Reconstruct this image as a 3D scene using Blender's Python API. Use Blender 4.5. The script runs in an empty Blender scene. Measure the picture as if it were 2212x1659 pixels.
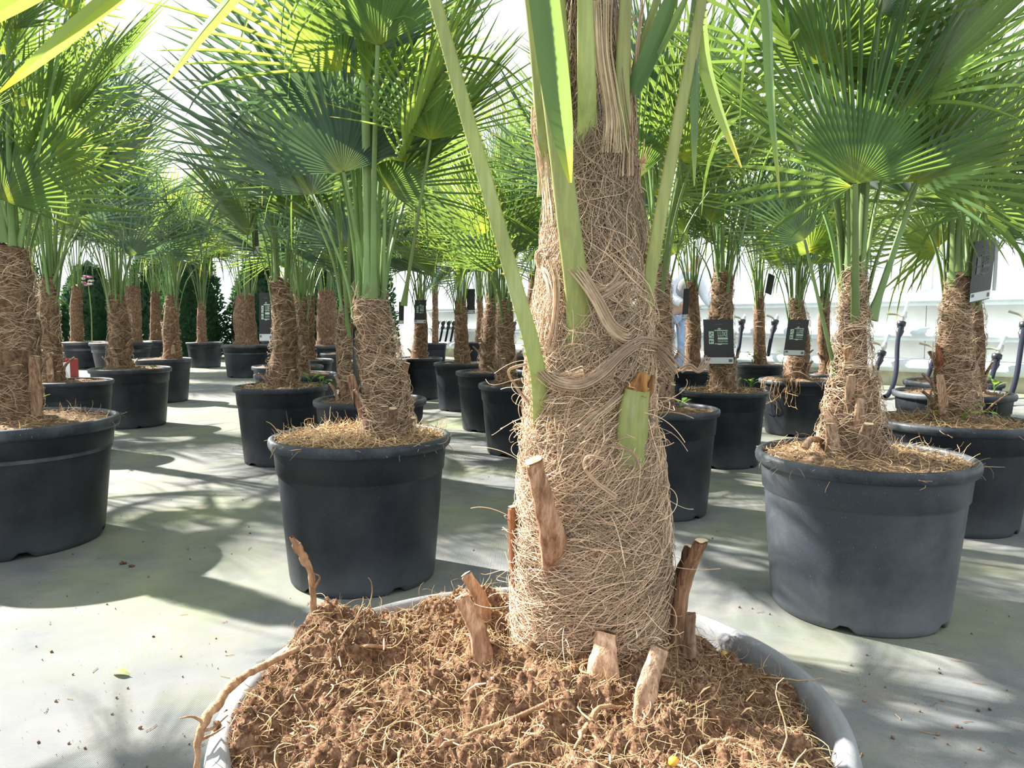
import bpy, math
import numpy as np
from mathutils import Vector

# ------------------------------------------------------------------ camera, world, sun, exposure
SC = bpy.context.scene
COL = SC.collection
FPX, W, H = 1600.0, 2212.0, 1659.0
CAMZ, HOR = 0.745, 690.0
TH = math.atan((H / 2 - HOR) / FPX)
cam_d = bpy.data.cameras.new('camera')
cam_d.sensor_fit = 'HORIZONTAL'
cam_d.sensor_width = 36.0
cam_d.lens = 36.0 * FPX / W
cam_d.clip_start = 0.02
cam_d.clip_end = 400
cam = bpy.data.objects.new('camera', cam_d)
cam.location = (0, 0, CAMZ)
cam.rotation_euler = (math.pi / 2 - TH, 0, 0)
COL.objects.link(cam)
SC.camera = cam

world = bpy.data.worlds.new('sky')
SC.world = world
world.use_nodes = True
bg = world.node_tree.nodes['Background']
bg.inputs[0].default_value = (0.90, 0.96, 1.0, 1)
bg.inputs[1].default_value = 1.5

SUN_TO = Vector((-0.50, 0.30, 0.45)).normalized()
sun_d = bpy.data.lights.new('sun', 'SUN')
sun_d.energy = 20.0
sun_d.angle = math.radians(0.9)
sun_d.color = (1.0, 0.955, 0.87)
sun = bpy.data.objects.new('sun', sun_d)
sun.rotation_euler = SUN_TO.to_track_quat('Z', 'Y').to_euler()
sun.location = (-6, 2, 6)
COL.objects.link(sun)

vs = SC.view_settings
vs.view_transform = 'Standard'
vs.look = 'None'
vs.exposure = 0.0
vs.gamma = 1.0
vs.use_curve_mapping = False
if hasattr(SC, 'cycles'):
    SC.cycles.max_bounces = 7
    SC.cycles.diffuse_bounces = 4
    SC.cycles.glossy_bounces = 2
    SC.cycles.transmission_bounces = 5
    SC.cycles.transparent_max_bounces = 6

# ------------------------------------------------------------------ small maths helpers
A = np.array
CT, ST = math.cos(TH), math.sin(TH)


def ray(px, py):
    u = (px - W / 2) / FPX
    v = (H / 2 - py) / FPX
    return A([u, CT + v * ST, -ST + v * CT])


def at(px, py, d):
    r = ray(px, py)
    return A([0, 0, CAMZ]) + r * (d / r[1])


def ground(px, py, z=0.0):
    r = ray(px, py)
    return A([0, 0, CAMZ]) + r * ((z - CAMZ) / r[2])


def mpp(py, d):
    return d / (FPX * ray(W / 2, py)[1])


def nrm(v):
    v = np.asarray(v, float)
    return v / (np.linalg.norm(v, axis=-1, keepdims=True) + 1e-12)


def hash3(i, j, k, s):
    n = (i * 374761393 + j * 668265263 + k * 2147483647 + s * 1274126177) & 0xFFFFFFFF
    n = ((n ^ (n >> 13)) * 1274126177) & 0xFFFFFFFF
    return ((n ^ (n >> 16)) & 0xFFFF) / 65535.0


def vnoise(p, s=0):
    p = np.asarray(p, float)
    i = np.floor(p).astype(np.int64)
    f = p - i
    f = f * f * (3 - 2 * f)
    r = 0
    for a in (0, 1):
        for b in (0, 1):
            for c in (0, 1):
                wgt = (f[..., 0] if a else 1 - f[..., 0]) * (f[..., 1] if b else 1 - f[..., 1]) * (f[..., 2] if c else 1 - f[..., 2])
                r = r + wgt * hash3(i[..., 0] + a, i[..., 1] + b, i[..., 2] + c, s)
    return r * 2 - 1


def fbm(p, o=3, s=0):
    p = np.asarray(p, float)
    r, a = 0, 1.0
    for k in range(o):
        r = r + a * vnoise(p * (2.03 ** k), s + k)
        a *= 0.5
    return r


# ------------------------------------------------------------------ object helpers
def empty(name, loc=(0, 0, 0)):
    o = bpy.data.objects.new(name, None)
    o.location = tuple(loc)
    o.empty_display_size = 0.1
    COL.objects.link(o)
    return o


def tag(o, label=None, cat=None, group=None, kind=None):
    if label:
        o['label'] = label
    if cat:
        o['category'] = cat
    if group:
        o['group'] = group
    if kind:
        o['kind'] = kind
    return o


class MB:
    """collects vertices and faces for one mesh"""

    def __init__(self):
        self.v, self.f, self.c, self.n = [], [], [], 0

    def add(self, v, f, c=None):
        v = np.asarray(v, float).reshape(-1, 3)
        f = np.asarray(f, np.int64)
        self.v.append(v)
        self.f.append(f + self.n)
        if c is None:
            c = np.ones((len(v), 3))
        c = np.broadcast_to(np.asarray(c, float), (len(v), 3))
        self.c.append(c)
        self.n += len(v)
        return self

    def build(self, name, mat, parent=None, org=None, smooth=True, extra=None):
        v = np.concatenate(self.v)
        if org is None and parent is not None:
            p, org = parent, np.zeros(3)
            while p is not None:
                org = org + A(p.location)
                p = p.parent
        if org is not None:
            v = v - A(org)
        me = bpy.data.meshes.new(name)
        me.vertices.add(len(v))
        me.vertices.foreach_set('co', v.astype(np.float32).ravel())
        loops = np.concatenate([f.ravel() for f in self.f])
        tot = np.concatenate([np.full(len(f), f.shape[1]) for f in self.f])
        st = np.concatenate([[0], np.cumsum(tot)[:-1]])
        me.loops.add(len(loops))
        me.loops.foreach_set('vertex_index', loops.astype(np.int32))
        me.polygons.add(len(tot))
        me.polygons.foreach_set('loop_start', st.astype(np.int32))
        me.polygons.foreach_set('loop_total', tot.astype(np.int32))
        me.polygons.foreach_set('use_smooth', np.full(len(tot), smooth))
        c = np.concatenate(self.c)
        at_ = me.color_attributes.new('Col', 'FLOAT_COLOR', 'POINT')
        at_.data.foreach_set('color', np.concatenate([c, np.ones((len(c), 1))], 1).astype(np.float32).ravel())
        me.update(calc_edges=True)
        me.validate()
        me.materials.append(mat)
        o = bpy.data.objects.new(name, me)
        COL.objects.link(o)
        if parent is not None:
            o.parent = parent
        return o


def grid_faces(n, m, wrap=False):
    """quads of an n x m vertex grid (wrap: columns close)"""
    i = np.arange(n - 1)[:, None]
    j = np.arange(m if wrap else m - 1)[None, :]
    k = (j + 1) % m
    return np.stack([i * m + j, i * m + k, (i + 1) * m + k, (i + 1) * m + j], -1).reshape(-1, 4)


def tubes(mb, P, R, sides=3, col=None):
    """P: n x k x 3 paths, R: n x k radii"""
    n, k, _ = P.shape
    T = nrm(np.gradient(P, axis=1))
    ref = nrm(np.cross(T[:, :1], np.array([0.31, 0.22, 0.92])) + 1e-6)
    U = nrm(ref - T * (ref * T).sum(-1, keepdims=True))
    B = np.cross(T, U)
    a = np.arange(sides) * 2 * math.pi / sides
    V = P[:, :, None, :] + R[:, :, None, None] * (np.cos(a)[None, None, :, None] * U[:, :, None, :] + np.sin(a)[None, None, :, None] * B[:, :, None, :])
    g = grid_faces(k, sides, True)
    F = (g[None] + (np.arange(n) * k * sides)[:, None, None]).reshape(-1, 4)
    c = None if col is None else np.repeat(col, k * sides, axis=0)
    mb.add(V.reshape(-1, 3), F, c)


def resample(pts, k):
    """smooth (Catmull-Rom) resampling of a polyline to k points; works on any width"""
    pts = np.asarray(pts, float)
    if len(pts) == 2:
        t = np.linspace(0, 1, k)[:, None]
        return pts[0] * (1 - t) + pts[1] * t
    q = np.concatenate([[2 * pts[0] - pts[1]], pts, [2 * pts[-1] - pts[-2]]])
    s = np.linspace(0, len(pts) - 1 - 1e-6, k)
    i = s.astype(int)
    t = (s - i)[:, None]
    p0, p1, p2, p3 = q[i], q[i + 1], q[i + 2], q[i + 3]
    return 0.5 * (2 * p1 + (p2 - p0) * t + (2 * p0 - 5 * p1 + 4 * p2 - p3) * t ** 2 + (3 * p1 - p0 - 3 * p2 + p3) * t ** 3)


def sweep(mb, path, wid, thk, side, sides=8, cap=True, power=1.0, col=None, flat=0.0):
    """elliptic sweep: width along 'side', thickness across; flat>0 flattens one face"""
    path = np.asarray(path, float)
    k = len(path)
    T = nrm(np.gradient(path, axis=0))
    S = np.broadcast_to(np.asarray(side, float), path.shape)
    S = nrm(S - T * (S * T).sum(-1, keepdims=True))
    N = np.cross(T, S)
    wid = np.broadcast_to(wid, (k,))
    thk = np.broadcast_to(thk, (k,))
    a = (np.arange(sides) + 0.5) * 2 * math.pi / sides
    ca, sa = np.cos(a), np.sin(a)
    ca = np.sign(ca) * np.abs(ca) ** power
    sa = np.sign(sa) * np.abs(sa) ** power
    if flat:
        sa = np.where(sa < 0, sa * (1 - flat), sa)
    V = path[:, None] + 0.5 * wid[:, None, None] * ca[None, :, None] * S[:, None] + 0.5 * thk[:, None, None] * sa[None, :, None] * N[:, None]
    mb.add(V.reshape(-1, 3), grid_faces(k, sides, True), col)
    if cap:
        for e in (0, k - 1):
            ring = V[e]
            c = ring.mean(0)
            vv = np.concatenate([ring, [c]])
            ff = A([[i, (i + 1) % sides, sides] for i in range(sides)])
            mb.add(vv, ff, col)
    return V


def lathe(mb, prof, c, seg=48, zfun=None, col=None):
    prof = A(prof)
    a = np.arange(seg) * 2 * math.pi / seg
    V = np.stack([prof[:, 0][:, None] * np.cos(a), prof[:, 0][:, None] * np.sin(a), np.repeat(prof[:, 1][:, None], seg, 1)], -1)
    if zfun is not None:
        V = zfun(V, a)
    mb.add((V + A(c)).reshape(-1, 3), grid_faces(len(prof), seg, True), col)


def box(mb, lo, hi, col=None, rot=None, c=None):
    lo, hi = A(lo, float), A(hi, float)
    v = A([[x, y, z] for x in (lo[0], hi[0]) for y in (lo[1], hi[1]) for z in (lo[2], hi[2])])
    if rot is not None:
        v = v @ A(rot).T
    if c is not None:
        v = v + A(c)
    f = [[0, 1, 3, 2], [4, 6, 7, 5], [0, 4, 5, 1], [2, 3, 7, 6], [0, 2, 6, 4], [1, 5, 7, 3]]
    mb.add(v, f, col)


# ------------------------------------------------------------------ materials
def mat_new(name):
    m = bpy.data.materials.new(name)
    m.use_nodes = True
    nt = m.node_tree
    return m, nt, nt.nodes['Principled BSDF'], nt.nodes['Material Output']


def nd(nt, typ, **kw):
    n = nt.nodes.new(typ)
    for k, v in kw.items():
        if k.startswith('i_'):
            n.inputs[k[2:].replace('_', ' ')].default_value = v
        else:
            setattr(n, k, v)
    return n


def lk(nt, a, b):
    nt.links.new(a, b)


def ramp(nt, src, stops):
    r = nt.nodes.new('ShaderNodeValToRGB')
    el = r.color_ramp.elements
    el[0].position, el[0].color = stops[0][0], (*stops[0][1], 1)
    el[1].position, el[1].color = stops[-1][0], (*stops[-1][1], 1)
    for p, c in stops[1:-1]:
        e = el.new(p)
        e.color = (*c, 1)
    lk(nt, src, r.inputs[0])
    return r.outputs[0]


def noise(nt, scale, detail=3, rough=0.55, coords='Object', stretch=None):
    tc = nt.nodes.new('ShaderNodeTexCoord')
    src = tc.outputs[coords]
    if stretch:
        mp = nt.nodes.new('ShaderNodeMapping')
        mp.inputs['Scale'].default_value = stretch
        lk(nt, src, mp.inputs[0])
        src = mp.outputs[0]
    n = nd(nt, 'ShaderNodeTexNoise', i_Scale=scale, i_Detail=detail, i_Roughness=rough)
    lk(nt, src, n.inputs['Vector'])
    return n.outputs['Fac']


def bump(nt, b, h, strength=0.5, dist=0.01):
    n = nd(nt, 'ShaderNodeBump', i_Strength=strength, i_Distance=dist)
    lk(nt, h, n.inputs['Height'])
    lk(nt, n.outputs[0], b.inputs['Normal'])


def mixc(nt, fac, a, b, mode='MIX'):
    m = nt.nodes.new('ShaderNodeMix')
    m.data_type = 'RGBA'
    m.blend_type = mode
    for sock, v in ((m.inputs['Factor'], fac), (m.inputs['A'], a), (m.inputs['B'], b)):
        if isinstance(v, (int, float)):
            sock.default_value = v
        elif isinstance(v, tuple):
            sock.default_value = (*v, 1) if len(v) == 3 else v
        else:
            lk(nt, v, sock)
    # RGBA sockets are indexed by type: pick the colour ones explicitly
    return m


def mixrgb(nt, fac, a, b, mode='MIX'):
    m = nt.nodes.new('ShaderNodeMixRGB')
    m.blend_type = mode
    for sock, v in zip(m.inputs, (fac, a, b)):
        if isinstance(v, (int, float)):
            sock.default_value = v
        elif isinstance(v, tuple):
            sock.default_value = (*v, 1)
        else:
            lk(nt, v, sock)
    return m.outputs[0]


def vcol(nt):
    a = nt.nodes.new('ShaderNodeVertexColor')
    a.layer_name = 'Col'
    return a.outputs[0]


def plain(name, col, rough=0.6, metal=0.0, spec=0.5, var=0.0, scale=20):
    m, nt, b, o = mat_new(name)
    b.inputs['Roughness'].default_value = rough
    b.inputs['Metallic'].default_value = metal
    b.inputs['Specular IOR Level'].default_value = spec
    if var:
        n = noise(nt, scale)
        c = ramp(nt, n, [(0.3, tuple(x * (1 - var) for x in col)), (0.7, tuple(min(1, x * (1 + var)) for x in col))])
        lk(nt, c, b.inputs['Base Color'])
    else:
        b.inputs['Base Color'].default_value = (*col, 1)
    return m


def leafmat(name, top, trans, amount=0.42, rough=0.38, spec=0.5):
    m, nt, b, o = mat_new(name)
    oi = nt.nodes.new('ShaderNodeObjectInfo')
    hsv = nd(nt, 'ShaderNodeHueSaturation')
    mr = nd(nt, 'ShaderNodeMapRange')
    lk(nt, oi.outputs['Random'], mr.inputs['Value'])
    mr.inputs['To Min'].default_value = 0.75
    mr.inputs['To Max'].default_value = 1.3
    lk(nt, mr.outputs[0], hsv.inputs['Value'])
    mr2 = nd(nt, 'ShaderNodeMapRange')
    mr2.inputs['To Min'].default_value = 0.485
    mr2.inputs['To Max'].default_value = 0.515
    lk(nt, oi.outputs['Random'], mr2.inputs['Value'])
    lk(nt, mr2.outputs[0], hsv.inputs['Hue'])
    n = noise(nt, 9, 4)
    c0 = ramp(nt, n, [(0.3, tuple(x * 0.8 for x in top)), (0.75, tuple(x * 1.25 for x in top))])
    c1 = mixrgb(nt, 1.0, c0, vcol(nt), 'MULTIPLY')
    lk(nt, c1, hsv.inputs['Color'])
    lk(nt, hsv.outputs[0], b.inputs['Base Color'])
    b.inputs['Roughness'].default_value = rough
    b.inputs['Specular IOR Level'].default_value = spec
    t = nt.nodes.new('ShaderNodeBsdfTranslucent')
    tc = mixrgb(nt, 1.0, trans, vcol(nt), 'MULTIPLY')
    lk(nt, tc, t.inputs['Color'])
    mx = nt.nodes.new('ShaderNodeMixShader')
    mx.inputs[0].default_value = amount
    lk(nt, b.outputs[0], mx.inputs[1])
    lk(nt, t.outputs[0], mx.inputs[2])
    lk(nt, mx.outputs[0], o.inputs['Surface'])
    return m


M = {}
M['leaf'] = leafmat('palm_leaf', (0.074, 0.132, 0.060), (0.29, 0.44, 0.075), 0.40, 0.30, 0.6)
M['leaf_blue'] = leafmat('palm_leaf_glaucous', (0.098, 0.156, 0.128), (0.18, 0.31, 0.10), 0.28, 0.32, 0.6)
M['leaf_bright'] = leafmat('palm_leaf_fresh', (0.108, 0.185, 0.055), (0.42, 0.57, 0.09), 0.44, 0.32, 0.55)
M['petiole'] = leafmat('petiole_green', (0.17, 0.26, 0.085), (0.3, 0.45, 0.08), 0.12, 0.42)
M['petiole_fg'] = leafmat('petiole_foreground', (0.29, 0.325, 0.11), (0.4, 0.5, 0.1), 0.06, 0.45)


def petiole_streaks():
    m = M['petiole_fg']
    nt = m.node_tree
    hs = [n for n in nt.nodes if n.type == 'HUE_SAT'][0]
    src = hs.inputs['Color'].links[0].from_socket
    n1 = noise(nt, 260, 4, 0.6, 'Object', (1, 1, 0.05))
    n2 = noise(nt, 45, 5, 0.7, 'Object', (1, 1, 0.35))
    c = mixrgb(nt, 0.55, src, ramp(nt, n1, [(0.35, (0.62, 0.72, 0.62)), (0.65, (1.22, 1.15, 1.05))]), 'MULTIPLY')
    f = nd(nt, 'ShaderNodeMapRange')
    lk(nt, n2, f.inputs['Value'])
    f.inputs['From Min'].default_value = 0.56
    f.inputs['From Max'].default_value = 0.72
    f.inputs['To Max'].default_value = 0.45
    c = mixrgb(nt, f.outputs[0], c, (0.36, 0.42, 0.31))
    f2 = nd(nt, 'ShaderNodeMapRange')
    n3 = noise(nt, 28, 5, 0.7, 'Object', (1, 1, 0.5))
    lk(nt, n3, f2.inputs['Value'])
    f2.inputs['From Min'].default_value = 0.60
    f2.inputs['From Max'].default_value = 0.70
    f2.inputs['To Max'].default_value = 0.6
    c = mixrgb(nt, f2.outputs[0], c, (0.30, 0.22, 0.12))
    lk(nt, c, hs.inputs['Color'])


petiole_streaks()
M['weed'] = leafmat('weed_leaf', (0.16, 0.33, 0.05), (0.35, 0.6, 0.06), 0.4, 0.45)
M['conifer'] = leafmat('conifer_leaf', (0.020, 0.060, 0.024), (0.05, 0.14, 0.03), 0.25, 0.55, 0.3)


def fibrous(name, c0, c1, c2, sc=60, stretch=(1, 1, 0.25), bstr=0.8, usecol=False):
    m, nt, b, o = mat_new(name)
    n = noise(nt, sc, 5, 0.65, 'Object', stretch)
    n2 = noise(nt, 7, 3)
    c = ramp(nt, n, [(0.32, c0), (0.5, c1), (0.72, c2)])
    c = mixrgb(nt, 0.6, c, ramp(nt, n2, [(0.3, (0.55, 0.5, 0.48)), (0.7, (1.15, 1.1, 1.05))]), 'MULTIPLY')
    if usecol:
        c = mixrgb(nt, 1.0, c, vcol(nt), 'MULTIPLY')
    lk(nt, c, b.inputs['Base Color'])
    b.inputs['Roughness'].default_value = 0.85
    b.inputs['Specular IOR Level'].default_value = 0.25
    bump(nt, b, n, bstr, 0.006)
    return m


M['trunk'] = fibrous('trunk_fibre_bark', (0.06, 0.034, 0.020), (0.18, 0.11, 0.068), (0.36, 0.25, 0.16), 70, (1, 1, 0.5))
M['trunk_core'] = fibrous('trunk_core', (0.05, 0.024, 0.014), (0.12, 0.062, 0.035), (0.25, 0.15, 0.09), 120, (1, 1, 0.6))
M['stub'] = fibrous('leaf_stub', (0.11, 0.068, 0.045), (0.30, 0.205, 0.145), (0.52, 0.42, 0.33), 150, (1, 1, 0.10), 1.0, True)
M['cut'] = plain('cut_end', (0.55, 0.42, 0.27), 0.85, 0, 0.2, 0.3, 90)
M['dry'] = leafmat('dry_sheath', (0.68, 0.52, 0.37), (0.5, 0.33, 0.18), 0.2, 0.7, 0.2)


def strand(name, col):
    m, nt, b, o = mat_new(name)
    lk(nt, mixrgb(nt, 1.0, col, vcol(nt), 'MULTIPLY'), b.inputs['Base Color'])
    b.inputs['Roughness'].default_value = 0.7
    b.inputs['Specular IOR Level'].default_value = 0.3
    return m


M['fibre'] = strand('palm_fibre', (0.68, 0.51, 0.36))
M['rootfibre'] = strand('root_fibre', (0.52, 0.36, 0.195))


def soilmat(name, dark, mid, light, sc):
    m, nt, b, o = mat_new(name)
    n = noise(nt, sc, 8, 0.7)
    n2 = noise(nt, sc * 0.12, 3, 0.5)
    c = ramp(nt, n, [(0.33, dark), (0.5, mid), (0.68, light)])
    c = mixrgb(nt, 0.7, c, ramp(nt, n2, [(0.3, (0.6, 0.55, 0.5)), (0.7, (1.2, 1.15, 1.1))]), 'MULTIPLY')
    lk(nt, c, b.inputs['Base Color'])
    b.inputs['Roughness'].default_value = 0.95
    b.inputs['Specular IOR Level'].default_value = 0.15
    bump(nt, b, n, 0.9, 0.004)
    return m


M['soil'] = soilmat('peat_soil', (0.065, 0.032, 0.019), (0.215, 0.122, 0.075), (0.43, 0.285, 0.185), 160)
M['soil_far'] = soilmat('potting_soil', (0.07, 0.045, 0.03), (0.17, 0.115, 0.075), (0.36, 0.27, 0.18), 60)


def potmat(name, base, dust, amount, spk=0.6):
    m, nt, b, o = mat_new(name)
    tc = nt.nodes.new('ShaderNodeTexCoord')
    n = noise(nt, 3.5, 6, 0.65)
    sp = noise(nt, 260, 2, 0.5)
    sep = nt.nodes.new('ShaderNodeSeparateXYZ')
    lk(nt, tc.outputs['Object'], sep.inputs[0])
    # splash-dirt band near the foot of the pot (object z = 0 is the floor)
    mr = nd(nt, 'ShaderNodeMapRange')
    lk(nt, sep.outputs['Z'], mr.inputs['Value'])
    mr.inputs['From Min'].default_value = 0.0
    mr.inputs['From Max'].default_value = 0.13
    mr.inputs['To Min'].default_value = 0.5
    mr.inputs['To Max'].default_value = 0.0
    add = nd(nt, 'ShaderNodeMath', operation='MULTIPLY')
    lk(nt, mr.outputs[0], add.inputs[0])
    lk(nt, n, add.inputs[1])
    d0 = nd(nt, 'ShaderNodeMapRange')
    lk(nt, n, d0.inputs['Value'])
    d0.inputs['From Min'].default_value = 0.42
    d0.inputs['From Max'].default_value = 0.8
    d0.inputs['To Max'].default_value = amount
    s0 = nd(nt, 'ShaderNodeMapRange')
    lk(nt, sp, s0.inputs['Value'])
    s0.inputs['From Min'].default_value = 0.66
    s0.inputs['From Max'].default_value = 0.76
    s0.inputs['To Max'].default_value = spk
    a1 = nd(nt, 'ShaderNodeMath', operation='ADD')
    lk(nt, add.outputs[0], a1.inputs[0])
    lk(nt, d0.outputs[0], a1.inputs[1])
    a2 = nd(nt, 'ShaderNodeMath', operation='MAXIMUM')
    lk(nt, a1.outputs[0], a2.inputs[0])
    mu = nd(nt, 'ShaderNodeMath', operation='MULTIPLY')
    lk(nt, s0.outputs[0], mu.inputs[0])
    lk(nt, n, mu.inputs[1])
    lk(nt, mu.outputs[0], a2.inputs[1])
    c = mixrgb(nt, a2.outputs[0], base, dust)
    lk(nt, c, b.inputs['Base Color'])
    b.inputs['Roughness'].default_value = 0.45
    b.inputs['Specular IOR Level'].default_value = 0.3
    bump(nt, b, sp, 0.12, 0.002)
    return m


M['pot'] = potmat('pot_plastic', (0.0105, 0.0135, 0.0195), (0.17, 0.185, 0.205), 0.20)
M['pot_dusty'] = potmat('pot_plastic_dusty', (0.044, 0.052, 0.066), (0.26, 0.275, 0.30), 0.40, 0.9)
M['rim'] = potmat('pot_rim_plastic', (0.024, 0.030, 0.041), (0.30, 0.32, 0.345), 0.50, 0.9)
M['rim_dusty'] = potmat('pot_rim_dusty', (0.19, 0.20, 0.215), (0.50, 0.50, 0.50), 1.0, 0.9)
M['black'] = plain('tag_black', (0.014, 0.016, 0.017), 0.35, 0, 0.5, 0.25, 8)
M['white'] = plain('tag_white', (0.62, 0.66, 0.68), 0.5)
M['print'] = plain('tag_print', (0.50, 0.66, 0.56), 0.5)
M['printgrey'] = plain('tag_print_grey', (0.10, 0.115, 0.12), 0.5)
M['printgreen'] = plain('tag_print_green', (0.10, 0.25, 0.07), 0.5, 0, 0.5, 0.5, 60)
M['cladding'] = plain('white_cladding', (0.80, 0.80, 0.78), 0.5, 0, 0.4, 0.06, 4)
M['pipewhite'] = plain('white_pipe', (0.68, 0.76, 0.80), 0.4, 0, 0.5, 0.08, 6)
M['plinth'] = plain('plinth_concrete', (0.52, 0.50, 0.38), 0.9, 0, 0.2, 0.3, 6)
M['steel'] = plain('brushed_steel', (0.52, 0.53, 0.52), 0.35, 0.6)
M['lever'] = plain('lever_bronze', (0.34, 0.32, 0.25), 0.5, 0.3)
M['hose'] = plain('dark_blue_hose', (0.006, 0.008, 0.020), 0.7, 0, 0.2)
M['fitting'] = plain('black_fitting', (0.014, 0.017, 0.022), 0.4)
M['alu'] = plain('white_glazing_bar', (0.75, 0.77, 0.78), 0.45)
M['skin'] = plain('skin', (0.55, 0.36, 0.27), 0.6)
M['jacket'] = plain('pale_jacket', (0.70, 0.76, 0.86), 0.85, 0, 0.2, 0.1, 8)
M['vest'] = plain('grey_vest', (0.27, 0.27, 0.28), 0.9, 0, 0.2, 0.25, 14)
M['jeans'] = plain('light_jeans', (0.33, 0.42, 0.62), 0.9, 0, 0.2, 0.2, 14)
M['shoe'] = plain('dark_shoe', (0.03, 0.03, 0.035), 0.6)
M['hair'] = plain('grey_hair', (0.45, 0.43, 0.40), 0.8)
M['pink'] = plain('pink_petal', (0.75, 0.22, 0.50), 0.6)
M['petalwhite'] = plain('white_petal', (0.80, 0.78, 0.80), 0.6)
M['red'] = plain('red_plastic', (0.28, 0.03, 0.025), 0.6)
M['bead'] = plain('yellow_bead', (0.62, 0.38, 0.05), 0.35)
M['debris'] = strand('floor_debris', (0.22, 0.13, 0.08))
M['rootwood'] = fibrous('root_wood', (0.20, 0.11, 0.06), (0.40, 0.25, 0.15), (0.56, 0.41, 0.27), 80, (1, 1, 0.4), 0.7)
M['tie'] = plain('black_tie', (0.01, 0.01, 0.012), 0.5)


def glassmat():
    m, nt, b, o = mat_new('window_glass')
    t = nt.nodes.new('ShaderNodeBsdfTransparent')
    t.inputs[0].default_value = (0.97, 0.985, 0.98, 1)
    g = nt.nodes.new('ShaderNodeBsdfGlossy')
    g.inputs['Roughness'].default_value = 0.05
    mx = nt.nodes.new('ShaderNodeMixShader')
    mx.inputs[0].default_value = 0.06
    lk(nt, t.outputs[0], mx.inputs[1])
    lk(nt, g.outputs[0], mx.inputs[2])
    lk(nt, mx.outputs[0], o.inputs['Surface'])
    return m


M['glass'] = glassmat()


def floormat():
    m, nt, b, o = mat_new('woven_ground_cover')
    n1 = noise(nt, 1.3, 4, 0.6)
    n2 = noise(nt, 5.0, 5, 0.65)
    n3 = noise(nt, 38, 4, 0.7)
    c = ramp(nt, n2, [(0.28, (0.112, 0.126, 0.136)), (0.5, (0.172, 0.178, 0.176)), (0.72, (0.25, 0.243, 0.222))])
    g = nd(nt, 'ShaderNodeMapRange')
    lk(nt, n1, g.inputs['Value'])
    g.inputs['From Min'].default_value = 0.46
    g.inputs['From Max'].default_value = 0.66
    g.inputs['To Max'].default_value = 0.6
    c = mixrgb(nt, g.outputs[0], c, (0.24, 0.275, 0.13))
    d = nd(nt, 'ShaderNodeMapRange')
    n4 = noise(nt, 2.2, 6, 0.75)
    lk(nt, n4, d.inputs['Value'])
    d.inputs['From Min'].default_value = 0.56
    d.inputs['From Max'].default_value = 0.72
    d.inputs['To Max'].default_value = 0.5
    c = mixrgb(nt, d.outputs[0], c, (0.24, 0.185, 0.135))
    s = nd(nt, 'ShaderNodeMapRange')
    lk(nt, n3, s.inputs['Value'])
    s.inputs['From Min'].default_value = 0.66
    s.inputs['From Max'].default_value = 0.74
    s.inputs['To Max'].default_value = 0.55
    c = mixrgb(nt, s.outputs[0], c, (0.14, 0.10, 0.075))
    lk(nt, c, b.inputs['Base Color'])
    b.inputs['Roughness'].default_value = 0.75
    b.inputs['Specular IOR Level'].default_value = 0.3
    w1 = nd(nt, 'ShaderNodeTexWave', wave_type='BANDS', bands_direction='X', i_Scale=95.0, i_Distortion=0.6)
    w2 = nd(nt, 'ShaderNodeTexWave', wave_type='BANDS', bands_direction='Y', i_Scale=95.0, i_Distortion=0.6)
    tc = nt.nodes.new('ShaderNodeTexCoord')
    lk(nt, tc.outputs['Object'], w1.inputs['Vector'])
    lk(nt, tc.outputs['Object'], w2.inputs['Vector'])
    ad = nd(nt, 'ShaderNodeMath', operation='ADD')
    lk(nt, w1.outputs['Fac'], ad.inputs[0])
    lk(nt, w2.outputs['Fac'], ad.inputs[1])
    ad2 = nd(nt, 'ShaderNodeMath', operation='ADD')
    lk(nt, ad.outputs[0], ad2.inputs[0])
    lk(nt, n2, ad2.inputs[1])
    bump(nt, b, ad2.outputs[0], 0.35, 0.003)
    return m


M['floor'] = floormat()

# ------------------------------------------------------------------ the setting: floor, wall with pipes and glazing
mb = MB()
mb.add([[-40, -12, 0], [40, -12, 0], [40, 60, 0], [-40, 60, 0]], [[0, 1, 2, 3]])
tag(mb.build('floor', M['floor'], smooth=False), 'woven grey-green ground cover of the nursery floor', kind='structure')

WA = A([5.08, 7.5, 0.0])
WD = nrm(A([-0.65, 0.76, 0.0]))
WN = A([-WD[1], WD[0], 0.0])      # faces the camera side
if WN @ A([0, -1, 0]) < 0:
    WN = -WN
WR = np.stack([WD, WN, A([0, 0, 1.0])], 1)


def wallpt(t, off, z):
    return WA + WD * t + WN * off + A([0, 0, z])


def wall_at(px, py, off=0.0):
    """point on the wall plane (shifted off towards the room) seen at a pixel"""
    r = ray(px, py)
    o = A([0, 0, CAMZ]) - (WA + WN * off)
    t = -(o @ WN) / (r @ WN)
    return A([0, 0, CAMZ]) + r * t


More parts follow.
